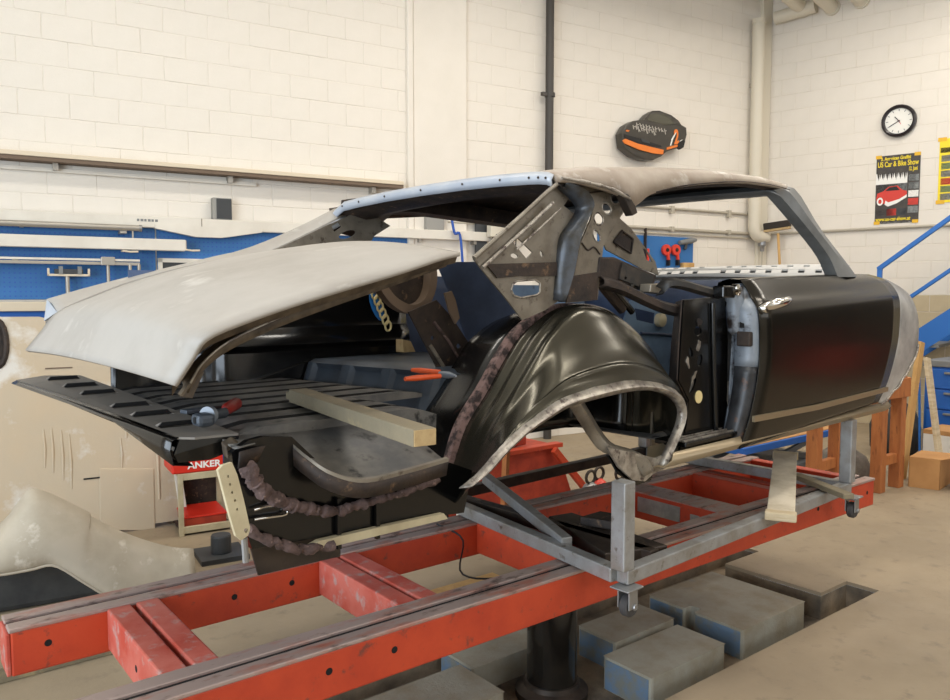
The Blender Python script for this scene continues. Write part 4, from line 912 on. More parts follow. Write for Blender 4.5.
f2 = [p + Vector((.035, -.002, -.03)) for p in fl[:4]]
cp('pillar_bead', G().tube(catmull(f2, 14), .007, 8), 'bare_bright', smooth=60, parent=sail)
f3 = [p + Vector((.075, -.002, -.045)) for p in fl[1:4]]
cp('pillar_bead', G().tube(catmull(f3, 14), .004, 8), 'bare_bright', smooth=60, parent=sail)
cp('weld_band', plate_az([(1.736,0.292,1.699), (2.073,0.292,1.715), (2.079,0.292,1.667), (1.893,0.292,1.664), (1.785,0.292,1.655)], [], .006), 'rust_dark', parent=sail)
cp('hole_rim', G().tube([(1.863,0.296,1.637), (1.882,0.296,1.647), (1.97,0.296,1.653), (1.996,0.296,1.641), (1.996,0.296,1.61), (1.981,0.296,1.6), (1.902,0.296,1.59), (1.868,0.296,1.597), (1.854,0.296,1.617), (1.863,0.296,1.637)], .004, 6), 'bare_bright', smooth=60, parent=sail)
ch_o = catmull([(2.074,0.25,1.988), (2.12,0.235,1.977), (2.168,0.23,1.96), (2.202,0.23,1.921), (2.176,0.235,1.864), (2.14,0.24,1.789), (2.121,0.25,1.681), (2.085,0.26,1.576)], 26)
ch_i = catmull([(2.082,0.27,1.974), (2.118,0.26,1.952), (2.162,0.26,1.924), (2.173,0.26,1.9), (2.141,0.265,1.853), (2.094,0.27,1.799), (2.08,0.28,1.708), (2.066,0.285,1.583)], 26)
cp('pillar_channel', G().grid([[tuple(p + Vector((0, .03, 0))) for p in ch_i], [tuple(p) for p in ch_i], [tuple(p * .5 + q * .5 + Vector((0, -.006, 0))) for p, q in zip(ch_i, ch_o)], [tuple(p) for p in ch_o], [tuple(p + Vector((0, .03, 0))) for p in ch_o]]), 'channel_blue', smooth=50, solid=.004)
cp('lock_pillar_plate', plate_az([(2.151,0.27,1.994), (2.285,0.27,1.992), (2.41,0.27,1.985), (2.461,0.27,1.948), (2.418,0.27,1.904), (2.359,0.27,1.845), (2.306,0.27,1.78), (2.296,0.27,1.721), (2.285,0.27,1.655), (2.275,0.27,1.582), (2.102,0.27,1.572), (2.144,0.27,1.674), (2.175,0.27,1.785), (2.23,0.27,1.87), (2.252,0.27,1.925), (2.223,0.27,1.965)],
    [[(2.398,0.27,1.964),(2.401,0.27,1.954),(2.396,0.27,1.945),(2.385,0.27,1.939),(2.372,0.27,1.938),(2.359,0.27,1.942),(2.351,0.27,1.949),(2.348,0.27,1.959),(2.353,0.27,1.967),(2.363,0.27,1.973),(2.377,0.27,1.975),(2.389,0.27,1.971)], [(2.348,0.27,1.926),(2.353,0.27,1.915),(2.35,0.27,1.905),(2.34,0.27,1.898),(2.326,0.27,1.897),(2.312,0.27,1.901),(2.301,0.27,1.909),(2.296,0.27,1.92),(2.299,0.27,1.93),(2.309,0.27,1.937),(2.322,0.27,1.939),(2.337,0.27,1.935)], [(2.304,0.27,1.882),(2.306,0.27,1.871),(2.3,0.27,1.861),(2.288,0.27,1.855),(2.274,0.27,1.855),(2.261,0.27,1.86),(2.253,0.27,1.87),(2.251,0.27,1.882),(2.257,0.27,1.892),(2.269,0.27,1.898),(2.283,0.27,1.898),(2.296,0.27,1.892)], [(2.285,0.27,1.819),(2.29,0.27,1.808),(2.288,0.27,1.798),(2.281,0.27,1.793),(2.271,0.27,1.793),(2.26,0.27,1.799),(2.251,0.27,1.81),(2.246,0.27,1.821),(2.248,0.27,1.831),(2.255,0.27,1.836),(2.265,0.27,1.836),(2.276,0.27,1.829)]], .006), 'bare_metal', label='bare metal plate with four round holes')
for e_ in ([(2.395,0.268,1.963),(2.398,0.268,1.954),(2.393,0.268,1.945),(2.383,0.268,1.939),(2.369,0.268,1.938),(2.357,0.268,1.941),(2.348,0.268,1.949),(2.346,0.268,1.958),(2.35,0.268,1.967),(2.361,0.268,1.973),(2.374,0.268,1.974),(2.387,0.268,1.971)], [(2.345,0.268,1.926),(2.35,0.268,1.915),(2.347,0.268,1.905),(2.338,0.268,1.898),(2.324,0.268,1.896),(2.31,0.268,1.9),(2.299,0.268,1.909),(2.294,0.268,1.92),(2.297,0.268,1.93),(2.306,0.268,1.937),(2.32,0.268,1.938),(2.334,0.268,1.934)], [(2.302,0.268,1.882),(2.303,0.268,1.87),(2.297,0.268,1.86),(2.286,0.268,1.854),(2.272,0.268,1.854),(2.259,0.268,1.86),(2.251,0.268,1.87),(2.249,0.268,1.882),(2.255,0.268,1.892),(2.266,0.268,1.898),(2.28,0.268,1.898),(2.293,0.268,1.892)], [(2.283,0.268,1.819),(2.287,0.268,1.807),(2.286,0.268,1.798),(2.279,0.268,1.792),(2.268,0.268,1.793),(2.257,0.268,1.799),(2.248,0.268,1.809),(2.244,0.268,1.821),(2.245,0.268,1.83),(2.252,0.268,1.836),(2.263,0.268,1.835),(2.274,0.268,1.829)]):
    cp('hole_rim', G().tube(e_ + e_[:1], .0035, 6), 'bare_bright', smooth=60)
cp('seam_line', G().tube(catmull([(2.179,0.264,1.785), (2.213,0.264,1.761), (2.247,0.264,1.773), (2.282,0.264,1.749)], 14), .003, 6), 'rust_dark')
cp('lower_pillar_patch', plate_az([(2.126,0.264,1.667), (2.271,0.264,1.684), (2.267,0.264,1.582), (2.095,0.264,1.575)], [], .005), 'rust_dark')

# ---- quarter window brace and dark rails
qb = cp('quarter_brace', plate_az([(2.479,0.33,1.897), (2.551,0.33,1.863), (2.652,0.33,1.789), (2.723,0.33,1.735), (2.746,0.33,1.682), (2.62,0.33,1.708), (2.401,0.33,1.771), (2.382,0.33,1.797), (2.43,0.33,1.845)],
    [[(2.632,0.33,1.788), (2.659,0.33,1.781), (2.702,0.33,1.734), (2.66,0.33,1.741)]], .006), 'bare_metal')
cp('brace_rim', G().tube([(2.439,0.322,1.803), (2.489,0.322,1.848), (2.56,0.322,1.82), (2.548,0.322,1.765), (2.439,0.322,1.803)], .005, 6), 'rust_dark', parent=qb)
cp('brace_recess', G().prism([(2.448,0.324,1.804), (2.491,0.324,1.844), (2.556,0.324,1.816), (2.544,0.324,1.773)], (0, .002, 0)), 'rust_dark', parent=qb)
cp('quarter_box', G().prism([(2.277,0.26,1.738), (2.366,0.26,1.741), (2.637,0.26,1.679), (2.611,0.26,1.62), (2.429,0.26,1.638), (2.267,0.26,1.665)], (0, .10, 0)), 'rust_dark', bevel=.006)
cp('brown_patch', plate_az([(2.402,0.255,1.72), (2.602,0.255,1.674), (2.584,0.255,1.616), (2.385,0.255,1.66)], [[(2.43,0.255,1.664),(2.429,0.255,1.661),(2.426,0.255,1.659),(2.422,0.255,1.658),(2.418,0.255,1.659),(2.415,0.255,1.661),(2.414,0.255,1.664),(2.415,0.255,1.667),(2.418,0.255,1.669),(2.422,0.255,1.67),(2.426,0.255,1.669),(2.429,0.255,1.667)], [(2.476,0.255,1.638),(2.475,0.255,1.635),(2.472,0.255,1.632),(2.466,0.255,1.631),(2.461,0.255,1.632),(2.458,0.255,1.634),(2.456,0.255,1.638),(2.457,0.255,1.642),(2.461,0.255,1.644),(2.466,0.255,1.645),(2.471,0.255,1.644),(2.475,0.255,1.642)]], .006), 'black_dusty')
def strip(name, pts, w_, m, dy=.03, n=16, up=(0, 0, 1)):
    L = catmull(pts, n); return cp(name, G().grid([[tuple(p + Vector((0, 0, w_))) for p in L], [tuple(p + Vector((0, -dy, w_ * .3))) for p in L], [tuple(p + Vector((0, -dy, -w_ * .6))) for p in L], [tuple(p - Vector((0, 0, w_))) for p in L]]), m, smooth=40, solid=.005)
strip('window_rail', [(2.279,0.27,1.651), (2.385,0.25,1.626), (2.502,0.22,1.581), (2.606,0.2,1.55), (2.723,0.18,1.533)], .022, 'rust_dark')
strip('belt_ledge', [(2.544,0.2,1.615), (2.559,0.17,1.646), (2.63,0.15,1.642), (2.74,0.13,1.62), (2.858,0.12,1.604)], .018, 'black_dusty')
cp('ledge_bracket', G().prism([(2.511,0.2,1.642), (2.604,0.2,1.646), (2.598,0.2,1.604), (2.505,0.2,1.611)], (0, .05, 0)), 'bare_metal', bevel=.003)
cp('lower_strut', G().tube([(2.354,0.32,1.645), (2.493,0.32,1.542)], .02, 8), 'rust_dark', smooth=40)
cp('lower_strut', G().tube([(2.403,0.32,1.65), (2.558,0.32,1.533)], .014, 8), 'black_gloss', smooth=40)

# ---- lock pillar (black, rusty) between wheelhouse and door
lk = cp('lock_pillar', plate_az([(2.637,0.14,1.581), (2.939,0.14,1.596), (2.971,0.14,1.413), (2.974,0.14,1.162), (3.039,0.14,0.971), (2.781,0.14,0.968), (2.622,0.14,0.989), (2.675,0.14,1.09), (2.686,0.14,1.188), (2.613,0.14,1.272)], [[(2.77,0.14,1.457),(2.766,0.14,1.447),(2.756,0.14,1.44),(2.741,0.14,1.438),(2.727,0.14,1.441),(2.716,0.14,1.449),(2.712,0.14,1.459),(2.715,0.14,1.468),(2.726,0.14,1.475),(2.74,0.14,1.478),(2.755,0.14,1.475),(2.766,0.14,1.467)], [(2.778,0.14,1.339),(2.773,0.14,1.327),(2.763,0.14,1.32),(2.753,0.14,1.318),(2.744,0.14,1.323),(2.74,0.14,1.332),(2.741,0.14,1.344),(2.747,0.14,1.356),(2.756,0.14,1.363),(2.766,0.14,1.365),(2.775,0.14,1.36),(2.779,0.14,1.351)], [(2.707,0.14,1.377),(2.709,0.14,1.367),(2.706,0.14,1.36),(2.7,0.14,1.357),(2.692,0.14,1.359),(2.685,0.14,1.366),(2.679,0.14,1.376),(2.678,0.14,1.386),(2.68,0.14,1.393),(2.686,0.14,1.396),(2.694,0.14,1.394),(2.702,0.14,1.387)], [(2.726,0.14,1.241),(2.714,0.14,1.226),(2.701,0.14,1.216),(2.691,0.14,1.213),(2.687,0.14,1.219),(2.69,0.14,1.232),(2.699,0.14,1.249),(2.711,0.14,1.264),(2.724,0.14,1.275),(2.733,0.14,1.277),(2.737,0.14,1.271),(2.735,0.14,1.258)]], .008), 'black_gloss')
cp('pillar_side', G().grid([[(2.63,0.14,1.581), (2.615,0.14,1.427), (2.606,0.14,1.273), (2.686,0.14,1.18), (2.636,0.14,0.995)], [(2.743,0.24,1.572), (2.719,0.24,1.419), (2.703,0.24,1.258), (2.756,0.24,1.163), (2.704,0.24,0.988)]]), 'rust_dark', solid=.004, parent=lk)
cp('pillar_ridge', G().tube([(2.838,0.13,1.568), (2.857,0.13,1.296), (2.884,0.13,1.005)], .012, 8), 'black_gloss', smooth=50, parent=lk)
for e_, m in (([(2.757,0.132,1.396),(2.751,0.132,1.385),(2.744,0.132,1.378),(2.736,0.132,1.376),(2.731,0.132,1.38),(2.729,0.132,1.389),(2.732,0.132,1.401),(2.737,0.132,1.412),(2.745,0.132,1.419),(2.753,0.132,1.421),(2.758,0.132,1.417),(2.76,0.132,1.408)], 'bare_bright'), ([(2.723,0.132,1.274),(2.712,0.132,1.261),(2.7,0.132,1.252),(2.692,0.132,1.25),(2.69,0.132,1.255),(2.693,0.132,1.266),(2.702,0.132,1.281),(2.714,0.132,1.294),(2.725,0.132,1.303),(2.733,0.132,1.305),(2.736,0.132,1.3),(2.732,0.132,1.289)], 'bare_metal'), ([(2.679,0.132,1.34),(2.682,0.132,1.328),(2.682,0.132,1.319),(2.677,0.132,1.316),(2.671,0.132,1.319),(2.663,0.132,1.327),(2.657,0.132,1.339),(2.654,0.132,1.351),(2.654,0.132,1.359),(2.658,0.132,1.363),(2.665,0.132,1.36),(2.673,0.132,1.352)], 'bare_bright'), ([(2.778,0.132,1.191),(2.773,0.132,1.179),(2.762,0.132,1.17),(2.749,0.132,1.169),(2.736,0.132,1.174),(2.728,0.132,1.185),(2.726,0.132,1.198),(2.731,0.132,1.21),(2.742,0.132,1.219),(2.755,0.132,1.22),(2.768,0.132,1.215),(2.776,0.132,1.204)], 'chain_cream'), ([(2.77,0.132,1.493),(2.767,0.132,1.485),(2.76,0.132,1.479),(2.749,0.132,1.478),(2.738,0.132,1.48),(2.73,0.132,1.486),(2.726,0.132,1.494),(2.729,0.132,1.502),(2.737,0.132,1.507),(2.748,0.132,1.509),(2.759,0.132,1.507),(2.767,0.132,1.501)], 'rust_dark')):
    cx_ = sum(q[0] for q in e_) / len(e_); cz_ = sum(q[2] for q in e_) / len(e_)
    jt = [(cx_ + (q[0] - cx_) * s_, q[1], cz_ + (q[2] - cz_) * s_) for q in e_ for s_ in ((1,) if m == 'chain_cream' else (random.uniform(.45, 1.25),))]
    cp('pillar_patch', G().prism(jt, (0, .003, 0)), m, parent=lk)
cp('rust_hem', G().tube(catmull([(2.577,0.12,1.022), (2.674,0.12,1.033), (2.768,0.12,1.037), (2.835,0.12,1.037)], 12), [.004 + .005 * random.random() for _ in range(12)], 6), 'rust_dark', parent=lk)
cp('upright_tube', G().tube([(2.783,0.2,1.539), (2.744,0.2,1.419), (2.719,0.2,1.292)], .016, 8), 'bare_metal', smooth=50, parent=lk)
cp('latch_housing', G().box(*[v for pr in zip((2.78,0.1,1.588), (2.872,0.05,1.636)) for v in sorted(pr)]), 'black_gloss', bevel=.006, parent=lk)
cp('striker', G().lathe([(.01, -.02), (.024, -.015), (.024, .01)], (2.883,0.06,1.62), 14, 'y'), 'chrome', smooth=40, parent=lk)
# inner side panel of the rear seat
cp('rear_side_panel', plate_az([(2.72,0.45,1.579), (3.132,0.45,1.504), (3.142,0.45,1.208), (3.079,0.45,1.121), (2.798,0.45,1.32), (2.654,0.45,1.454)], [[(2.749,0.45,1.545), (2.903,0.45,1.521), (2.897,0.45,1.473), (2.765,0.45,1.494)]], .006), 'panel_blue', label='pale blue rear seat side panel')
cp('side_panel_rib', G().tube([(2.788,0.44,1.438), (3.054,0.44,1.42)], .006, 8), 'interior_blue')
cp('side_panel_knob', G().lathe([(.01, -.03), (.03, -.02), (.03, .005)], (2.92,0.44,1.49), 12, 'y'), 'cart_beige', smooth=40)

# ---- trunk
tail_pts = [(0.788,1.683,1.26),(0.912,1.753,1.26),(0.78,1.482,1.26),(0.892,1.502,1.26),(0.751,1.253,1.26),(0.887,1.307,1.26),(0.776,0.946,1.26),(0.863,0.956,1.26),(0.738,0.74,1.26),(0.863,0.782,1.26),(0.731,0.518,1.26),(0.855,0.585,1.26)]
sl = []; lv = []
for k in range(0, 12, 2):
    b_ = min(1.62, (tail_pts[k][1] + tail_pts[k + 1][1]) / 2 * .92 + .02); lv.append(b_); sl.append([(.775, b_), (.885, b_ - .006), (.885, b_ + .026), (.775, b_ + .036)])
zf = lambda a_, b_: 1.225 + .063 * (b_ / 1.7) - .25 * max(0, .73 - a_)
sh = cp('tail_shelf', plate_ab([(.765, .40), (.80, .37), (.91, .355), (.91, 1.7), (.80, 1.76), (.70, 1.74)], sl, .006, zf), 'shelf_grey')
rows = []
for k in range(25):
    b_ = .395 + 1.345 * k / 24; th = .012 + .055 * max(0, 1 - k / 7); e_ = .763 - .063 * (b_ - .4) / 1.34
    rows.append([(e_ + .004, b_, zf(e_, b_) + .002), (e_ - .012, b_, zf(e_, b_) - .006), (e_ - .016, b_, zf(e_, b_) - th * .4 - .004), (e_ - .01, b_, zf(e_, b_) - th), (e_ + .04, b_, zf(e_, b_) - th - .008)])
for b_ in lv:
    z_ = zf(.83, b_); cp('louvre', G().hexa([(.775, b_ + .03, z_ + .002), (.885, b_ + .024, z_ + .002), (.885, b_ + .05, z_ + .002), (.775, b_ + .056, z_ + .002)], [(.785, b_ + .022, z_ + .016), (.875, b_ + .016, z_ + .016), (.885, b_ + .044, z_ + .004), (.775, b_ + .05, z_ + .004)]), 'shelf_grey', parent=sh)
    cp('louvre_mouth_shade', G().prism([(.777, b_ + .021, z_ + .003), (.883, b_ + .015, z_ + .003), (.873, b_ + .015, z_ + .015), (.787, b_ + .021, z_ + .015)], (0, .003, 0)), 'hole_shade_black', parent=sh)  # black plate paints the shade inside each louvre opening
cp('slot_shade_sheet', G().grid([[(.77, .42, 1.212), (.72, 1.7, 1.262)], [(.90, .42, 1.212), (.90, 1.68, 1.262)]]), 'hole_shade_black', parent=sh)  # black sheet added below the slots as painted shade
cp('tail_roll', G().grid(rows), 'black_gloss', smooth=60, solid=.003, parent=sh)
cp('tail_roll_end', G().prism([(.77, .392, 1.236), (.755, .392, 1.20), (.765, .392, 1.178), (.84, .375, 1.178), (.905, .355, 1.20), (.91, .352, 1.234)], (0, .01, 0)), 'black_gloss', parent=sh)
cp('crumpled_bracket', G().prism([(0.85,0.3,1.22), (0.877,0.3,1.23), (0.895,0.3,1.217), (0.887,0.3,1.21), (0.9,0.3,1.191), (0.865,0.3,1.206), (0.854,0.3,1.187)], (0, .03, .01)), 'primer_under', bevel=.003, parent=sh)
# ribbed floor
rows = []
NB = 73
for i in range(14):
    row = []
    for k in range(NB):
        b_ = .38 + 1.10 * k / (NB - 1); ph = (k % 9) / 9; a_ = .88 + ((1.74 + .16 * (1.40 - b_) / .8 if b_ > .72 else 1.60) - .88) * i / 13
        z_ = 1.214 + (.028 if ph < .72 else 0) * min(1, i / 1.5, (13 - i) / 1.5) + .012 * (b_ / 1.5)
        row.append((a_, b_, z_))
    rows.append(row)
g = G().grid(rows)
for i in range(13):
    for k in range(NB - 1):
        if k % 9 == 8: g.m[i * (NB - 1) + k] = 1  # near-facing rib steps coloured black as painted shade
tf = cp('trunk_floor', g, ('black_floor', 'hole_shade_black'), smooth=30)
cp('floor_flange', G().grid([[tuple(r_[0]) for r_ in rows], [(r_[0][0], r_[0][1] + .004, 1.15) for r_ in rows]]), 'black_floor', parent=tf)
ledge = catmull([(0.843,0.22,1.23), (0.927,0.26,1.229), (1,0.28,1.222), (1.018,0.22,1.192), (1.057,0.16,1.151), (1.141,0.13,1.122), (1.281,0.13,1.125), (1.444,0.15,1.131)], 30)
bk = [Vector((p.x + (.0), .42, 1.236)) if i > 8 else Vector((max(p.x, .88), .42, 1.238)) for i, p in enumerate(ledge)]
well = cp('trunk_well_lip', G().grid([[tuple(q) for q in bk], [tuple(q * .6 + p * .4 + Vector((0, 0, -.012))) for p, q in zip(ledge, bk)], [tuple(p + Vector((0, .02, -.004))) for p in ledge], [tuple(p) for p in ledge]]), 'black_floor', smooth=50, solid=.004)
cp('well_edge', G().grid([[tuple(p + Vector((0, 0, .004))) for p in ledge[6:]], [tuple(p + Vector((0, -.012, .002))) for p in ledge[6:]], [tuple(p + Vector((0, -.012, -.008))) for p in ledge[6:]]]), 'bare_metal', smooth=50, parent=well)
cp('well_skirt', G().grid([[tuple(p + Vector((0, -.01, -.008))) for p in ledge], [tuple(p + Vector((0, .0, -.05))) for p in ledge]]), 'rust_dark', smooth=50, solid=.004, parent=well)
# frame leg and rust under the trunk
rp = cp('rear_frame_rail', plate_az([(0.841,0.26,1.215), (0.884,0.26,1.239), (0.928,0.26,1.244), (1.006,0.26,1.234), (1.125,0.26,1.116), (1.229,0.26,1.077), (1.546,0.26,1.087), (1.637,0.26,1.049), (1.603,0.26,0.92), (1.513,0.26,0.928), (1.171,0.26,0.946), (0.889,0.26,0.963), (0.854,0.26,1.08)], [], .02), 'black_gloss')
N9 = 90
rl = catmull([(0.871,0.225,1.176), (0.896,0.225,1.127), (0.95,0.225,1.082), (1.027,0.225,1.047), (1.117,0.225,1.022), (1.214,0.225,1.027), (1.335,0.225,1.031), (1.484,0.225,1.047)], N9)
cp('rust_band', G().tube([p + Vector((.002 * random.uniform(-1, 1), .004 * random.uniform(-1, 1), .003 * random.uniform(-1, 1))) for p in rl], [(.021 - .012 * i / N9) * (1 + .16 * math.sin(i * .83) + .12 * math.sin(i * 1.9 + 1)) for i in range(N9)], 9), 'rust_pink', smooth=50, parent=rp)
rl = catmull([(0.867,0.23,1.021), (0.915,0.23,0.991), (0.97,0.23,0.958), (1.043,0.23,0.931), (1.11,0.23,0.935)], 22)
cp('rust_clump', G().tube([p + Vector((0, .006 * random.uniform(-1, 1), .006 * random.uniform(-1, 1))) for p in rl], [.013 * (1 + .2 * math.sin(i * 1.3)) for i in range(22)], 8), 'rust_pink', smooth=50, parent=rp)
cp('edge_lip', plate_az([(1.022,0.235,0.937), (1.07,0.235,0.951), (1.271,0.235,0.948), (1.5,0.235,0.942), (1.516,0.235,0.923), (1.271,0.235,0.925), (1.107,0.235,0.927)], [], .02), 'cart_beige', parent=rp)
cp('under_panel', plate_az([(0.909,0.3,0.949), (1.18,0.3,0.935), (1.179,0.3,0.866), (0.929,0.3,0.873)], [], .006), 'steel_dark', parent=rp)
for px in ((1.137,0.24,1.051), (1.265,0.24,1.052)): cp('rail_flange', G().beam(px, (px[0], px[1], px[2] - .14), .012, .012), 'black_gloss', parent=rp)
cp('highlight_loop', G().tube(catmull([(0.889,0.235,1.066), (0.927,0.235,1.069), (0.975,0.235,1.06), (0.977,0.235,1.039), (0.932,0.235,1.04), (0.889,0.235,1.041)], 16), .004, 6), 'chrome', smooth=60, parent=rp)  # chrome tube stands in for a curved highlight on the dark rail
bkt = cp('perforated_bracket', plate_az([(0.745,0.12,1.208), (0.757,0.12,1.218), (0.778,0.12,1.221), (0.79,0.12,1.192), (0.805,0.12,1.129), (0.819,0.12,1.06), (0.813,0.12,1.045), (0.796,0.12,1.037), (0.784,0.12,1.049), (0.768,0.12,1.108)], [[(0.77,0.12,1.19),(0.77,0.12,1.189),(0.769,0.12,1.188),(0.768,0.12,1.187),(0.767,0.12,1.188),(0.766,0.12,1.189),(0.766,0.12,1.191),(0.766,0.12,1.193),(0.767,0.12,1.194),(0.768,0.12,1.194),(0.769,0.12,1.194),(0.77,0.12,1.192)], [(0.775,0.12,1.171),(0.774,0.12,1.17),(0.773,0.12,1.169),(0.772,0.12,1.168),(0.771,0.12,1.169),(0.77,0.12,1.17),(0.77,0.12,1.172),(0.77,0.12,1.174),(0.771,0.12,1.175),(0.772,0.12,1.175),(0.774,0.12,1.174),(0.774,0.12,1.173)], [(0.779,0.12,1.152),(0.779,0.12,1.15),(0.778,0.12,1.149),(0.777,0.12,1.149),(0.775,0.12,1.15),(0.775,0.12,1.151),(0.774,0.12,1.153),(0.775,0.12,1.155),(0.776,0.12,1.156),(0.777,0.12,1.156),(0.778,0.12,1.155),(0.779,0.12,1.154)], [(0.786,0.12,1.132),(0.785,0.12,1.131),(0.785,0.12,1.13),(0.783,0.12,1.129),(0.782,0.12,1.13),(0.781,0.12,1.131),(0.781,0.12,1.133),(0.781,0.12,1.135),(0.782,0.12,1.136),(0.784,0.12,1.136),(0.785,0.12,1.136),(0.786,0.12,1.134)], [(0.79,0.12,1.111),(0.79,0.12,1.109),(0.789,0.12,1.108),(0.788,0.12,1.108),(0.787,0.12,1.108),(0.786,0.12,1.11),(0.785,0.12,1.112),(0.786,0.12,1.113),(0.787,0.12,1.114),(0.788,0.12,1.115),(0.789,0.12,1.114),(0.79,0.12,1.112)], [(0.814,0.12,1.057),(0.813,0.12,1.054),(0.811,0.12,1.052),(0.809,0.12,1.052),(0.806,0.12,1.053),(0.804,0.12,1.056),(0.804,0.12,1.059),(0.804,0.12,1.061),(0.806,0.12,1.063),(0.809,0.12,1.063),(0.811,0.12,1.062),(0.813,0.12,1.06)]], .012), 'cart_beige', label='cream perforated steel bracket')
cp('bracket_rod', G().tube([(0.811,0.13,1.036), (0.814,0.13,0.978)], .008, 8), 'cast_grey', parent=bkt)
# gutter along the near trunk opening
gp = catmull([(0.716,0.2,1.389), (0.741,0.19,1.433), (0.79,0.18,1.475), (0.856,0.17,1.508), (0.962,0.17,1.546), (1.106,0.17,1.59), (1.265,0.17,1.635), (1.472,0.18,1.695)], 30)
gt = cp('trunk_gutter', G().grid([[tuple(p + Vector((0, -.012, .012))) for p in gp], [tuple(p + Vector((0, .0, -.012))) for p in gp], [tuple(p + Vector((0, .02, -.008))) for p in gp], [tuple(p + Vector((0, .03, .014))) for p in gp]]), 'primer_under', smooth=50, solid=.003)
cp('gutter_bead', G().tube([tuple(p + Vector((0, -.014, .012))) for p in gp], .003, 6), 'bare_bright', smooth=60, parent=gt)
cp('gutter_stay', G().beam((0.698,0.2,1.374), (0.733,0.2,1.417), .02, .006), 'primer_under', parent=gt)
cp('gutter_stay', G().grid([[(0.717,0.25,1.363), (0.746,0.25,1.358)], [(0.757,0.25,1.419), (0.776,0.25,1.418)]]), 'primer_under', solid=.004, parent=gt)
# far side of the trunk
pl = catmull([(1.02, 1.70, 0), (1.14, 1.66, 0), (1.26, 1.64, 0), (1.33, 1.56, 0), (1.37, 1.46, 0), (1.46, 1.43, 0), (1.7, 1.42, 0), (2.0, 1.42, 0), (2.3, 1.42, 0)], 40)
def lay(z_, k_): return [(p.x + k_ * .02, min(1.70, p.y + k_ * (.05 if p.x > 1.3 else .0)), z_) for p in pl]
cp('far_wheel_well', G().grid([lay(1.21, -.6), lay(1.225, 0), lay(1.36, .1), lay(1.375, .5), lay(1.39, .2), lay(1.43, .4), lay(1.46, 1.2), lay(1.60, 1.8)]), 'black_gloss', smooth=40, solid=.004)
cp('far_inner_panel', G().grid([[(a_, 1.70, z_) for a_ in (1.1, 1.6, 2.1, 2.6, 3.1)] for z_ in (1.15, 1.4, 1.62, 1.70)]), 'interior_blue', smooth=40, solid=.006, label='dull blue inner quarter panel')
cp('far_sail_inner', plate_az([(1.62,1.58,1.768), (1.807,1.58,1.854), (1.937,1.58,1.915), (2.073,1.58,1.974), (2.233,1.58,1.971), (2.304,1.58,1.937), (2.208,1.58,1.883), (2.161,1.58,1.815), (1.908,1.58,1.778)], [[(1.969,1.58,1.917), (2.007,1.58,1.938), (2.023,1.58,1.916), (1.984,1.58,1.89)], [(2.103,1.58,1.898),(2.099,1.58,1.888),(2.084,1.58,1.877),(2.061,1.58,1.867),(2.036,1.58,1.862),(2.017,1.58,1.862),(2.008,1.58,1.867),(2.011,1.58,1.877),(2.026,1.58,1.888),(2.049,1.58,1.898),(2.074,1.58,1.904),(2.093,1.58,1.904)]], .006), 'bare_metal')
# bulkhead with pressed panels
b0, b1 = .5, 1.40
fx = lambda b_, z_: 1.70 + .14 * (1.40 - b_) / .8 + .35 * (z_ - 1.2)
rows = []
for zi, z_ in enumerate((1.10, 1.16, 1.22, 1.28, 1.30)):
    row = []
    for k in range(61):
        b_ = b0 + (b1 - b0) * k / 60; ph = (k % 15); dpt = .02 if (2 <= ph <= 12 and 0 < zi < 4) else 0
        row.append((fx(b_, z_) + dpt, b_, z_ + .012))
    rows.append(row)
rows.append([(fx(b0 + (b1 - b0) * k / 60, 1.3) + .03, b0 + (b1 - b0) * k / 60, 1.325) for k in range(61)])
rows.append([(2.35, b0 + (b1 - b0) * k / 60, 1.325) for k in range(61)])
bh = cp('rear_bulkhead', G().grid(rows), 'bulkhead_grey', smooth=35, solid=.004)
cp('bulkhead_wedge', G().prism([(1.44, 1.41, 1.24), (1.78, 1.41, 1.33), (1.78, 1.41, 1.24)], (0, .03, 0)), 'black_gloss', parent=bh, bevel=.004)
# hoop, brace and bracket behind the trunk
hp = catmull([(1.674,0.8,1.669), (1.7,0.8,1.618), (1.746,0.8,1.574), (1.811,0.8,1.547), (1.873,0.8,1.558), (1.913,0.8,1.604), (1.928,0.8,1.673), (1.914,0.8,1.742)], 24)
hoop = cp('speaker_hoop', G().grid([[tuple(p + (p - Vector((1.86, .8, 1.66))).normalized() * r_ + Vector((0, d_, 0))) for p in hp] for r_, d_ in ((-.018, -.012), (.018, -.012), (.018, .03), (-.018, .03), (-.018, -.012))]), 'ledge_brown', smooth=40)
cp('hoop_back', G().prism([tuple(p + Vector((0, .04, 0))) for p in hp], (0, .005, 0)), 'rust_dark', parent=hoop)
cp('seat_brace', plate_az([(1.764,0.74,1.538), (1.898,0.74,1.581), (1.978,0.74,1.511), (2.093,0.74,1.374), (2.029,0.74,1.267), (1.977,0.74,1.224), (1.937,0.74,1.266)], [[(1.888,0.74,1.437),(1.886,0.74,1.433),(1.883,0.74,1.43),(1.878,0.74,1.429),(1.873,0.74,1.43),(1.869,0.74,1.434),(1.868,0.74,1.438),(1.869,0.74,1.443),(1.873,0.74,1.446),(1.878,0.74,1.447),(1.883,0.74,1.445),(1.886,0.74,1.442)], [(2.02,0.74,1.401),(2.018,0.74,1.396),(2.014,0.74,1.393),(2.009,0.74,1.392),(2.003,0.74,1.393),(1.999,0.74,1.397),(1.997,0.74,1.402),(1.999,0.74,1.407),(2.003,0.74,1.411),(2.009,0.74,1.412),(2.014,0.74,1.41),(2.018,0.74,1.406)]], .008), 'rust_dark')
cp('brace_edge', G().tube([(1.864,0.735,1.412), (1.928,0.735,1.329), (1.993,0.735,1.239)], .008, 8), 'bare_metal', smooth=50)
cp('brace_edge', G().tube([(1.884,0.735,1.498), (1.953,0.735,1.428), (2.014,0.735,1.347)], .006, 8), 'rust_pink', smooth=50)
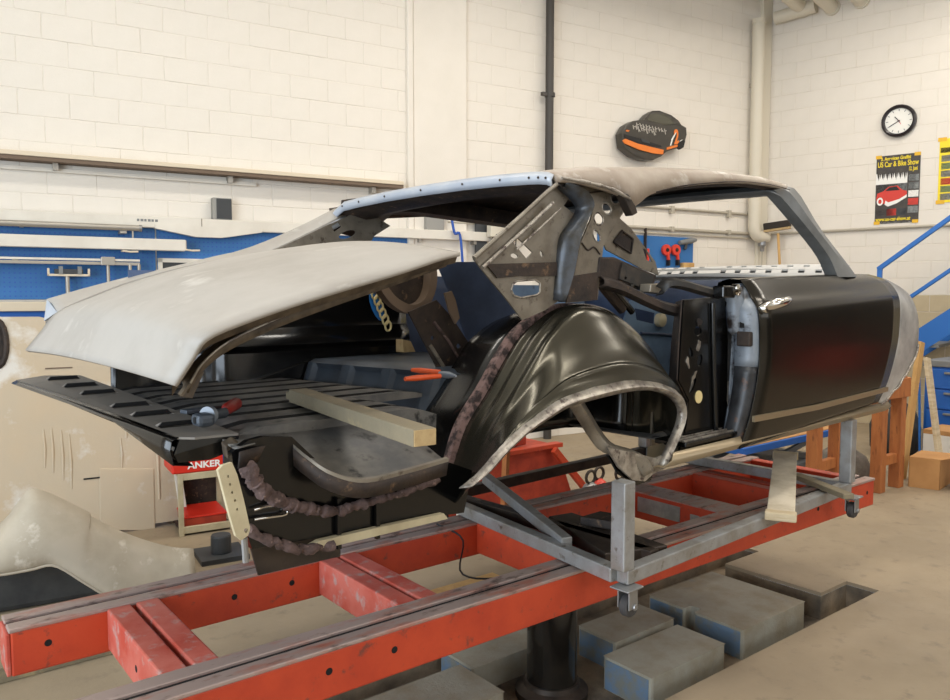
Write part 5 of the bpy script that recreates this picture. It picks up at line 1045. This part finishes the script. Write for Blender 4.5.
cp('tan_bracket', plate_az([(1.904,0.7,1.607), (1.939,0.7,1.615), (1.959,0.7,1.581), (1.979,0.7,1.512), (1.958,0.7,1.49), (1.928,0.7,1.536)], [], .008), 'ledge_brown')
cp('seat_back_panel', G().grid([[(2.073,0.95,1.736), (2.32,0.95,1.743), (2.569,0.95,1.577)], [(2.16,0.95,1.579), (2.38,0.95,1.578), (2.636,0.95,1.485)], [(2.262,0.95,1.363), (2.442,0.95,1.355), (2.705,0.95,1.342)]]), 'interior_blue', solid=.006)
# oval opening with chain
eo = [(2.049,1.3,1.555),(2.06,1.3,1.523),(2.062,1.3,1.497),(2.053,1.3,1.485),(2.037,1.3,1.489),(2.017,1.3,1.509),(1.999,1.3,1.539),(1.987,1.3,1.571),(1.986,1.3,1.596),(1.994,1.3,1.608),(2.011,1.3,1.604),(2.03,1.3,1.585)]
ch = cp('chain_plate', G().prism(eo, (0, .006, 0)), 'sticker_blue', label='blue oval plate with cream chain print')
for k in range(7):
    c_ = Vector((2.033,1.29,1.547)) + Vector((.026 * (k - 3) * .55, 0, -.038 * (k - 3) * .75))
    cp('chain_link', G().tube([c_ + Vector((.016 * math.cos(a_ * .6283), 0, .022 * math.sin(a_ * .6283))) for a_ in range(11)], .005, 6), 'chain_cream', smooth=60, parent=ch)

# ================================================================ THINGS LYING IN THE CAR
p0, p1 = Vector((1.287,0.708,1.275)), Vector((1.139,-0.16,1.265))
d_ = (p1 - p0); p1 = p0 + d_ * .96
t = thing('timber_batten', 'long square timber batten lying across the trunk floor', 'batten', tuple((p0 + p1) / 2), CAR)
part('batten_body', G().beam(p0, p1, .062, .042), 'wood_beam', t, bevel=.003)
part('sawn_end', G().beam(p1, p1 + d_.normalized() * .003, .058, .038), 'wood_end', t)
part('tapered_end', G().beam(p0 - d_.normalized() * .05 + Vector((0, 0, -.006)), p0, .05, .026), 'wood_beam', t, bevel=.006)
# hammer with red grip, dolly block and file
q0, q1 = Vector((0.892,0.448,1.28)), Vector((1.111,0.718,1.28))
dd = (q1 - q0).normalized()
t = thing('panel_hammer', 'panel beating hammer with red grip lying on the tail shelf', 'hammer', tuple(q0), CAR)
q0 = q0 + dd * .02
part('grip', G().tube([q0 + dd * .07, q0 + dd * .10, q0 + dd * .2, q0 + dd * .22], [.010, .017, .018, .008], 12), 'red_handle', t, smooth=50)
part('shaft', G().tube([q0, q0 + dd * .08], .008, 10), 'tool_dark', t, smooth=50)
sd = Vector((-.8, -.5, .05)).normalized()
part('head', G().tube([q0 + sd * .035, q0 - sd * .03], .014, 12), 'tool_dark', t, smooth=50)
part('striking_face', G().tube([q0 + sd * .034, q0 + sd * .05], .024, 20), 'tool_steel', t, smooth=40)
q = Vector((0.847,0.427,1.266))
t = thing('dolly_block', 'small grey steel dolly block beside the hammer head', 'dolly', tuple(q), CAR)
part('block', G().box(q.x - .024, q.x + .024, q.y - .028, q.y + .028, q.z - .008, q.z + .026), 'tool_dark', t, bevel=.012)
part('hole', G().lathe([(.004, -.001), (.009, 0), (.009, .002)], (q.x - .025, q.y - .004, q.z + .010), 10, 'x'), 'hole_shade_black', t)
q0, q1 = Vector((0.875,0.627,1.27)), Vector((0.948,0.64,1.27))
t = thing('flat_file', 'dark flat body file lying behind the hammer', 'file', tuple(q0), CAR)
part('blade', G().beam(q0, q1 + (q1 - q0) * .3, .035, .012), 'tool_dark', t, bevel=.003)
part('tang', G().tube([q1 + (q1 - q0) * .3, q1 + (q1 - q0) * .9], [.006, .004], 8), 'rubber', t)
# pliers with orange grips on the bulkhead
t = thing('pliers', 'pair of pliers with orange grips lying on the rear bulkhead', 'pliers', (1.682,0.485,1.33), CAR)
for (a0, a1) in ((((1.695,0.629,1.336)), ((1.721,0.507,1.336))), (((1.496,0.409,1.336)), ((1.636,0.404,1.336)))):
    A_, B_ = Vector(a0), Vector(a1)
    part('grip', G().tube([A_, A_ * .7 + B_ * .3, B_], [.007, .010, .008], 10), 'orange_grip', t, smooth=50)
part('jaws', G().tube([(1.678,0.454,1.336), (1.678,0.409,1.336), (1.674,0.369,1.336)], [.010, .012, .004], 10), 'tool_steel', t, smooth=50)
q = Vector((2.193,1.321,1.338))
single('wood_scrap', G().hexa([(q.x - .03, q.y - .03, q.z), (q.x + .04, q.y - .03, q.z), (q.x + .04, q.y + .03, q.z), (q.x - .03, q.y + .03, q.z)], [(q.x - .03, q.y - .02, q.z + .06), (q.x + .02, q.y - .02, q.z + .05), (q.x + .02, q.y + .03, q.z + .05), (q.x - .03, q.y + .03, q.z + .06)]), 'wood_end', 'small pale wood scrap on the rear bulkhead', 'wood scrap', CAR, bevel=.003)


# ================================================================ LEFT OF THE CAR
# beige floor pan standing upright against the bench
OUT = 1.45
def PB(x, y, d=0):  # px helper is resolved in the plan: u, z on the standing plane
    return (x, -OUT - d, y)
p = W((-0.187,-1.45,1.497),(0.129,-1.45,1.519),(0.35,-1.45,1.485),(0.889,-1.45,1.485),(0.985,-1.45,0.74),(1.068,-1.45,-0.153),(0.535,-1.45,-0.086),(-0.246,-1.45,-0.031))
t = thing('floor_pan', 'large beige pressed steel car floor pan standing upright behind the trunk', 'floor pan', (.9, -OUT, 0), BW)
U0, U1, Z1 = p[0][0] - .5, p[5][0], p[0][2] - .05
hole = [(u_, z_) for u_, z_ in ell((W((-0.008,-1.45,1.291))[0][0], W((-0.008,-1.45,1.291))[0][2]), .055, .15, 18)]
out = [(U0, .02), (U1, .03), (U1 - .03, .45), (U1 - .10, .9), (U1 - .17, Z1 - .04), (U1 - .22, Z1 - .01), (W((0.35,-1.45,1.485))[0][0], Z1 - .02), (W((0.239,-1.45,1.511))[0][0], Z1 + .01), (U0, Z1 + .02)]
v, f = plate2d(out, [hole], .012)
part('pan_sheet', G().add([(x, -OUT - q + .22 * (y / Z1), y) for x, y, q in v], f), 'pan_beige', t)
lean = lambda y: .22 * (y / Z1)
def rib(u, z0_, z1_, w_=.03, name='rib'):
    return part(name, G().tube([(u, -OUT - .004 + lean(z0_), z0_), (u + .004, -OUT - .008 + lean((z0_ + z1_) / 2), (z0_ + z1_) / 2), (u, -OUT - .004 + lean(z1_), z1_)], [w_ * .7, w_, w_ * .7], 10), 'pan_beige', t, smooth=60)
for (u_, _, z_), (u2, _, z2) in zip(W((0.234,-1.45,0.724),(0.28,-1.45,0.733),(0.336,-1.45,0.714),(0.382,-1.45,0.684),(0.691,-1.45,0.628)), W((0.226,-1.45,0.478),(0.27,-1.45,0.44),(0.337,-1.45,0.386),(0.393,-1.45,0.326),(0.722,-1.45,0.421))): rib(u_, z2, z_, .008)
for (u_, _, z_), (u2, _, z2) in zip(W((0.864,-1.45,1.024),(0.689,-1.45,1.007)), W((0.919,-1.45,0.188),(0.728,-1.45,0.625))): rib(u2, z2, z_, .012)
e = W((0.551,-1.45,0.44),(0.892,-1.45,0.401),(0.881,-1.45,-0.017),(0.539,-1.45,0.036))
part('pressed_panel', G().prism([(q[0], -OUT - .012 + lean(q[2]), q[2]) for q in e], (0, .012, 0)), 'pan_beige', t, bevel=.005)
e = W((0.487,-1.45,1.425),(0.762,-1.45,1.38)); part('slit', G().box(e[0][0], e[1][0], -OUT - .012 + lean(e[0][2]), -OUT - .008 + lean(e[0][2]), e[0][2] - .006, e[0][2]), 'ledge_brown', t)
e = W((0.259,-1.45,1.122),(0.419,-1.45,1.114)); part('slit', G().box(e[0][0], e[1][0], -OUT - .011 + lean(e[0][2]), -OUT - .007 + lean(e[0][2]), e[0][2] - .008, e[0][2]), 'ledge_brown', t)
e = W((0.454,-1.45,0.385),(0.585,-1.45,0.376)); part('slit', G().box(e[0][0], e[1][0], -OUT - .012 + lean(e[0][2]), -OUT - .008 + lean(e[0][2]), e[0][2] - .01, e[0][2]), 'ink_black', t)
part('edge_flange', G().beam((U1 + .005, -OUT + lean(.05) - .01, .05), (U1 - .035, -OUT + lean(.5) - .01, .5), .05, .025, (0, 1, 0)).beam((U1 - .035, -OUT + lean(.5) - .01, .5), (U1 - .165, -OUT + lean(Z1 - .05) - .01, Z1 - .05), .05, .025, (0, 1, 0)), 'white_paint', t, bevel=.004)
part('rear_brace', G().beam((.8, -OUT + .26, Z1 - .15), (.8, -.9, .02), .05, .05), 'ledge_brown', t)
part('hole_backing', G().prism([(hx, -OUT + .03 + lean(hz), hz) for hx, hz in hole], (0, .004, 0)), 'rust_dark', t)
part('rust_rim', G().tube([(hx, -OUT - .008 + lean(hz), hz) for hx, hz in hole + hole[:1]], .018, 8), 'rust_dark', t, smooth=60)

# grey fender resting on the floor in front of it
OUT2 = 2.75
t = thing('loose_fender', 'loose beige primed car fender with wheel arch standing on the floor', 'fender', (.3, -OUT2, 0), BW)
A = W((-0.187,-2.75,0.403),(-0.002,-2.75,0.481),(0.086,-2.75,0.583),(0.16,-2.75,0.633),(0.382,-2.75,0.485),(0.4,-2.75,0.456),(0.576,-2.75,0.334),(0.771,-2.75,0.237),(0.9,-2.75,0.205),(0.902,-2.75,-0.138))
top = catmull([(q[0], -OUT2, q[2]) for q in A[:9]], 30)
arch = W((-0.192,-2.75,0.273),(-0.01,-2.75,0.259),(0.117,-2.75,0.261),(0.222,-2.75,0.263),(0.345,-2.75,0.158),(0.481,-2.75,0.026),(0.611,-2.75,-0.148),(0.898,-2.75,-0.296))
bot = catmull([(q[0], -OUT2, q[2]) for q in arch], 30)
rows = []
for k in range(6):
    s_ = k / 5; rows.append([(a_[0] * (1 - s_) + b_[0] * s_, -OUT2 - .14 * math.sin(math.pi * min(1, s_ * .62)) + .05, a_[2] * (1 - s_) + b_[2] * s_) for a_, b_ in zip(top, bot)])
part('skin', G().grid(rows), 'fender_beige', t, smooth=60, solid=.006)
part('arch_edge', G().tube([(q[0], q[1] - .08, q[2] + .006) for q in bot[:24]], .008, 8), 'fender_beige', t, smooth=60)
fr = W((0.898,-2.75,-0.296))[0]
part('foot_edge', G().beam((fr[0], -OUT2 + .05, fr[2] + .1), (fr[0], -OUT2 + .05, .0), .04, .01), 'fender_beige', t)
part('inner_brace', G().beam((-.3, -OUT2 + .06, .02), (-.3, -OUT2 + .06, .55), .05, .02), 'dark_liner', t)
dl = W((-0.208,-2.45,0.26),(0.454,-2.45,0.143),(-0.229,-2.45,-0.258),(0.538,-2.45,-0.445))
single('dark_crate', G().box(dl[0][0], dl[1][0] + .05, -2.62, -2.2, 0, .27), 'dark_liner', 'dark grey plastic crate behind the loose fender arch', 'crate', BW, bevel=.03)
# sleeper on the floor below the far rail
g = G().box(-.6, 1.1, 3.66, 3.80, 0, .07)
single('floor_sleeper', g, 'wood_beam', 'long flat wooden sleeper on the floor behind the red bench', 'sleeper', bevel=.004)

# little shelf cart with red boxes
p = W((1.003,-1.75,0.42),(1.274,-1.75,0.443),(1.028,-1.75,-0.097),(1.302,-1.75,-0.108),(1.228,-1.75,0.421))
t = thing('tool_cart', 'small beige angle iron cart with shelves behind the trunk', 'cart', (p[0][0] + .2, -1.6, 0), BW)
u0, u1 = p[0][0], p[1][0] + .06; zt = p[0][2]
for u in (u0, u1):
    for w_ in (-1.75, -1.35): part('post', G().box(u - .016, u + .016, w_ - .016, w_ + .016, 0, zt), 'cart_beige', t, bevel=.003)
for z_ in (zt, zt - .36, zt - .56):
    for w_ in (-1.75, -1.35): part('shelf_bar', G().box(u0, u1, w_ - .012, w_ + .012, z_ - .045, z_), 'cart_beige', t, bevel=.003)
    part('shelf', G().box(u0, u1, -1.74, -1.36, z_ - .04, z_ - .028), 'rust_dark' if z_ != zt else 'cart_beige', t)
part('back_sheet', G().box(u0, u1, -1.345, -1.335, .05, zt - .05), 'rust_dark', t)
for z_, m, l_, hgt in ((zt - .35, 'crate_orange', 'flat orange red box on the upper shelf of the small cart', .06), (zt - .55, 'crate_orange', 'flat orange red box on the lower shelf of the small cart', .09)):
    s = thing('cart_box', l_, 'box', (u0 + .14, -1.55, z_ - .03 + .003), BW)
    part('tray', G().box(u0 + .03, u1 - .03, -1.72, -1.40, z_ - .026, z_ - .026 + hgt), m, s, bevel=.008)
    part('lid', G().box(u0 + .025, u1 - .025, -1.725, -1.395, z_ - .026 + hgt, z_ + hgt - .012), 'crate_red', s, bevel=.004)
q = W((0.931,-1.75,0.528),(1.241,-1.75,0.419),(0.94,-1.75,0.414))
s = thing('red_case', 'red plastic case with white lettering on top of the small cart', 'case', (q[0][0] + .2, -1.55, zt), BW)
part('case_body', G().box(q[0][0] + .02, q[1][0] + .04, -1.76, -1.45, zt + .001, q[0][2] + .02), 'crate_red', s, bevel=.01)
part('case_lid', G().box(q[0][0] + .015, q[1][0] + .045, -1.765, -1.445, q[0][2] + .021, q[0][2] + .05), 'dark_box', s, bevel=.008)
lettering('lettering', 'ANKER', .06, (q[0][0] + .12, -1.7615, zt + .03), (1, 0, 0), (0, 0, 1), 'poster_white', s, bold=.002, sx=1.1)
q = W((1.136,-1.75,-0.15),(1.261,-1.75,-0.15))
single('cart_tin', G().lathe([(.06, 0), (.062, .01), (.06, .10), (.055, .11)], (q[0][0], -2.30, .03), 18).box(q[0][0] - .14, q[0][0] + .14, -2.43, -2.15, 0, .03), 'dark_box', 'dark tin on a tray on the floor before the small cart', 'tin', BW)

# ================================================================ BEHIND AND UNDER THE CAR
# second red bench piece with a white bottle stand seen through the wheel arch
p = ((3.613,4.342,0.25),(5.232,5.078,0.25),(4.835,4.516,0.25),(3.871,4.556,0.25))
t = thing('red_ramp', 'red painted steel ramp lying on the floor behind the bench', 'ramp', (4.2, 4.6, 0))
part('ramp_body', G().hexa([(3.1, 4.45, 0), (4.55, 4.45, 0), (4.55, 4.95, 0), (3.1, 4.95, 0)], [(3.1, 4.47, .36), (4.4, 4.47, .40), (4.4, 4.93, .40), (3.1, 4.93, .36)]), 'crate_orange', t, bevel=.01)
part('ramp_lip', G().box(3.08, 4.42, 4.42, 4.50, .385, .42), 'bench_red', t, bevel=.004)
part('tail_rib', G().beam((4.3, 4.4, .38), (4.65, 4.4, .02), .04, .05), 'bench_red', t)
t = thing('orange_toolbox', 'low orange box lying on the red ramp', 'toolbox', (3.9, 4.7, .41))
part('tray', G().box(3.65, 4.15, 4.56, 4.86, .412, .50), 'crate_orange', t, bevel=.01)
part('lid', G().box(3.64, 4.16, 4.55, 4.87, .501, .53), 'wood_yellow', t, bevel=.006)
t = thing('white_support', 'white tapered steel support leg behind the red bench', 'support', (3.0, 3.85, 0))
part('leg', G().prism([(2.93, 3.83, 0), (3.00, 3.83, 0), (3.05, 3.83, .56), (3.0, 3.83, .62), (2.94, 3.83, .58)], (0, .05, 0)), 'white_paint', t, bevel=.004)
part('foot', G().box(2.88, 3.05, 3.78, 3.94, 0, .02), 'white_paint', t)
single('wood_stake', G().beam((3.27, 3.82, 0), (3.30, 3.82, .62), .045, .03), 'wood_orange', 'thin brown wooden stake beside the white support leg', 'stake', bevel=.003)
single('wood_offcut', G().box(2.2, 2.75, 3.05, 3.3, 0, .05), 'wood_yellow', 'flat yellow wooden offcut on the floor behind the bench', 'offcut', bevel=.004)
t = thing('chain_hoist', 'small pile of grey chain hoist hooks on the floor behind the bench', 'hoist', (4.55, 4.1, 0))
for k, (x, y) in enumerate(((4.4, 4.1), (4.55, 4.15), (4.68, 4.05))):
    part('hook_block', G().lathe([(.02, 0), (.07, .02), (.08, .09), (.05, .14), (.02, .16)], (x, y, 0), 14), 'steel_tube' if k != 1 else 'tool_red', t, smooth=40)
    part('ring', G().tube([(x + .05 * math.cos(a_ * .5236), y, .2 + .05 * math.sin(a_ * .5236)) for a_ in range(13)], .012, 8), 'steel_dark', t, smooth=60)

# low blue lift table with cardboard on it
p = ((6.432,3.811,0.25),(7.241,3.48,0.25),(5.772,3.416,0.25),(5.989,2.871,0.25))
t = thing('lift_table', 'low blue and grey lift table behind the front of the car', 'lift table', (6.5, 3.9, 0))
part('table_top', G().box(5.6, 7.2, 3.55, 4.25, .30, .36), 'cabinet_blue', t, bevel=.006)
part('deck', G().box(5.62, 7.18, 3.57, 4.23, .361, .366), 'cardboard', t)
part('base', G().box(5.65, 7.1, 3.6, 4.2, .0, .10), 'cabinet_grey', t, bevel=.006)
for y in (3.65, 4.12):
    part('scissor_arm', G().beam((5.8, y, .09), (7.0, y, .31), .03, .05), 'cabinet_grey', t)
    part('scissor_arm', G().beam((5.8, y + .035, .31), (7.0, y + .035, .09), .03, .05), 'cabinet_grey', t)
# wooden trestle under the nose
def trestle(pts, z1, lab):
    c = [sum(q[i] for q in pts) / len(pts) for i in (0, 1)]
    t = thing('wood_trestle', lab, 'trestle', (c[0], c[1], 0), group='wooden trestles at the front of the car')
    for (x, y) in pts: part('leg', G().box(x - .045, x + .045, y - .045, y + .045, 0, z1), 'wood_orange', t, bevel=.004)
    a_, b_ = Vector((pts[0][0], pts[0][1], z1 - .09)), Vector((pts[1][0], pts[1][1], z1 - .09))
    d_ = (b_ - a_).normalized() * .08
    part('top_rail', G().beam(a_ - d_, b_ + d_, .12, .16), 'wood_orange', t, bevel=.006)
    part('lower_rail', G().beam((a_.x, a_.y, .25), (b_.x, b_.y, .25), .05, .08), 'wood_orange', t, bevel=.004)
p = ((6.47,2.876,0),(6.777,2.844,0))
trestle([(p[0][0], p[0][1]), (p[1][0] , p[1][1] + .02)], .93, 'orange wooden trestle standing beside the cardboard box')
p = ((6.247,3.137,0),(6.561,3.149,0))
trestle([(p[0][0] - .4, p[0][1] - .05), (p[1][0] - .35, p[1][1] - .05)], .8, 'orange wooden trestle behind the front stand post')
# leaning laths
def lath(name, foot, top, w, d, m, lab):
    return single(name, G().beam(foot, top, w, d, (0, 1, 0)), m, lab, 'lath', bevel=.003, group=None)
lath('leaning_lath', (7.102,2.95,0), (7.35,2.938,1.188), .09, .035, 'wood_yellow', 'long yellow wooden lath leaning behind the orange trestle')
lath('leaning_lath', (7.416,2.748,0), (7.62,2.99,1.03), .10, .03, 'wood_pale', 'pale wooden lath leaning beside the blue drawer cabinet')
lath('leaning_lath', (6.986,3.188,0), (7.2,3.149,0.592), .05, .04, 'wood_pale', 'short pale wooden lath leaning beside the rubble heap')
lath('blue_rod', (7.689,3.039,0), (7.8,3.132,1.059), .018, .018, 'rail_blue', 'thin blue rod standing between the leaning laths')
# cardboard box, open flap
p = ((6.771,2.849,0),(6.801,2.696,0),(7.301,2.744,0))
t = thing('cardboard_box', 'open brown cardboard box with paper beside the orange trestle', 'box', (6.95, 2.7, 0))
bx = Vector((p[0][0] + .09, p[0][1] - .05, 0)); ux = Vector((.06, -.22, 0)); uy = Vector((.36, .05, 0)); hz = Vector((0, 0, .25))
q = [bx, bx + ux, bx + ux + uy, bx + uy]
for i in range(4): part('box_side', G().prism([q[i], q[(i + 1) % 4], q[(i + 1) % 4] + hz, q[i] + hz], ((q[0] + q[2]) / 2 - (q[i] + q[(i + 1) % 4]) / 2).normalized() * .006), 'cardboard', t)
part('flap', G().prism([q[1] + hz, q[2] + hz, q[2] + hz + ux * .75 + Vector((0, 0, .05)), q[1] + hz + ux * .75 + Vector((0, 0, .05))], (0, 0, .005)), 'cardboard', t)
part('top_flap', G().prism([q[0] + hz, q[1] + hz, q[2] + hz, q[3] + hz], (0, 0, .005)), 'cardboard', t)
c_ = q[1] + ux * .95 + uy * .35
t = thing('crumpled_paper', 'crumpled white paper and grey rubble beside the cardboard box', 'rubbish', tuple(c_))
g = G()
for k in range(9):
    a_ = random.uniform(0, 6.28); r_ = random.uniform(0, .13); pc = c_ + Vector((r_ * math.cos(a_), r_ * math.sin(a_), 0)); s_ = random.uniform(.03, .06)
    g.lathe([(.003, 0), (s_, s_ * .3), (s_ * .9, s_ * .8), (.003, s_ * 1.2)], pc, 7)
part('rubble', g, 'rock_grey', t, kind='stuff')
part('paper', G().prism([c_ + Vector((-.09, -.02, .07)), c_ + Vector((.05, -.10, .06)), c_ + Vector((.12, .05, .13)), c_ + Vector((-.02, .1, .15))], (0, 0, .004)), 'white_card', t)
# rubble heap behind the trestle
t = thing('rubble_heap', 'dark grey bag of rubble behind the orange trestle', 'rubble', (6.5, 3.6, 0))
part('heap', G().lathe([(.22, 0), (.25, .1), (.2, .2), (.1, .27), (.01, .29)], (6.72, 3.3, 0), 14), 'rock_grey', t, smooth=60)
p = ((7.908,3.199,0))
t = thing('black_sack', 'filled black sack standing behind the leaning laths', 'sack', (8.1, 3.45, 0))
part('bag', G().lathe([(.16, 0), (.22, .08), (.23, .3), (.17, .48), (.06, .56)], (8.1, 3.45, 0), 16), 'dark_liner', t, smooth=60)
part('neck', G().lathe([(.06, .555), (.04, .60), (.08, .68), (.03, .69)], (8.1, 3.45, 0), 12), 'dark_liner', t, smooth=60)
# unseen red chest added near the end wall to tint the door's reflection
t = thing('added_red_chest', 'red roller tool chest in front of the dark gate, mirrored in the door', 'tool chest', (9.6, -.25, 0))
part('chest', G().box(9.35, 9.85, -.7, .2, .12, .86), 'crate_red', t, bevel=.01)
for k in range(4):
    d_ = part('drawer', G().box(9.33, 9.349, -.67, .17, .15 + .17 * k, .305 + .17 * k), 'crate_red', t, bevel=.004)
    part('handle', G().box(9.315, 9.33, -.6, .1, .275 + .17 * k, .29 + .17 * k), 'chrome', d_)
for x, y in ((9.42, -.62), (9.42, .12), (9.78, -.62), (9.78, .12)): part('castor', G().lathe([(.01, -.02), (.055, -.02), (.06, 0), (.055, .02), (.01, .02)], (x, y, .06), 14, 'y'), 'rubber', t)
# white carton and blue drawer cabinet, stairs
t = thing('white_carton', 'white open carton in front of the blue drawer cabinet', 'carton', (7.9, 2.6, 0))
part('carton_body', G().box(7.68, 8.1, 2.25, 3.02, .001, .33), 'white_card', t, bevel=.004)
part('carton_rim', G().box(7.68, 8.1, 2.25, 3.02, .33, .37), 'cardboard', t)
t = thing('drawer_cabinet', 'blue metal drawer cabinet below the blue staircase', 'cabinet', (8.6, 2.63, 0))
part('carcass', G().box(8.3, 8.9, 2.0, 3.27, .03, .90), 'cabinet_blue', t, bevel=.01)
part('cabinet_top', G().box(8.28, 8.92, 1.98, 3.29, .90, .96), 'cabinet_grey', t, bevel=.006)
for k in range(4):
    d_ = part('drawer', G().box(8.28, 8.299, 2.03, 3.24, .09 + .2 * k, .275 + .2 * k), 'cabinet_blue', t, bevel=.005)
    part('handle', G().box(8.255, 8.28, 2.2, 3.08, .235 + .2 * k, .255 + .2 * k), 'cabinet_grey', d_, bevel=.003)
part('plinth', G().box(8.35, 8.85, 2.05, 3.22, 0, .03), 'ink_black', t)

# blue steel staircase climbing along the end wall
p = W((1.66,-1,1.899),(2.315,-1,2.409),(1.668,-1,1.656),(1.987,-1,1.589),(2.334,-1,1.884),(2.096,-1,1.222),(2.214,-1,1.354),(2.349,-1,1.484))
t = thing('steel_staircase', 'blue steel staircase with blue handrails along the end wall', 'staircase', (p[0][0] + 1, -1.0, 0), RW)
(hx, _, hz), (kx, _, kz) = p[0], p[1]
sl = (kz - hz) / (kx - hx)
def ln(x, dz=0): return (x, -1.0, hz + sl * (x - hx) + dz)
XE = hx + 3.2
part('handrail', G().beam(ln(hx - .02), ln(XE), .05, .05, (0, 1, 0)), 'rail_blue', t, bevel=.008)
part('mid_rail', G().beam(ln(hx + .2, p[3][2] - ln(p[3][0])[2]), ln(XE, p[3][2] - ln(p[3][0])[2]), .04, .05, (0, 1, 0)), 'rail_blue', t, bevel=.006)
zs = p[6][2] - ln(p[6][0])[2]
part('stringer', G().prism([ln(hx + .2, zs - .28), ln(XE, zs - .28), ln(XE, zs), ln(hx + .2, zs)], (0, .02, 0)), 'rail_blue', t)
part('stringer', G().prism([(x, -.1, z) for x, _, z in (ln(hx + .2, zs - .28), ln(XE, zs - .28), ln(XE, zs), ln(hx + .2, zs))], (0, .02, 0)), 'rail_blue', t)
part('post', G().box(hx - .025, hx + .025, -1.025, -.975, ln(hx, zs - .3)[2], hz), 'rail_blue', t, bevel=.005)
part('post', G().box(hx + 1.6, hx + 1.65, -1.025, -.975, ln(hx + 1.6, zs - .1)[2], ln(hx + 1.62)[2]), 'rail_blue', t, bevel=.005)
part('landing_leg', G().box(hx + .22, hx + .28, -1.0, -.94, 0, ln(hx + .25, zs - .1)[2]), 'rail_blue', t)
for k in range(10):
    x = hx + .35 + .28 * k; part('tread', G().box(x, x + .25, -.98, -.1, ln(x, zs - .16)[2], ln(x, zs - .13)[2]), 'cabinet_grey', t)
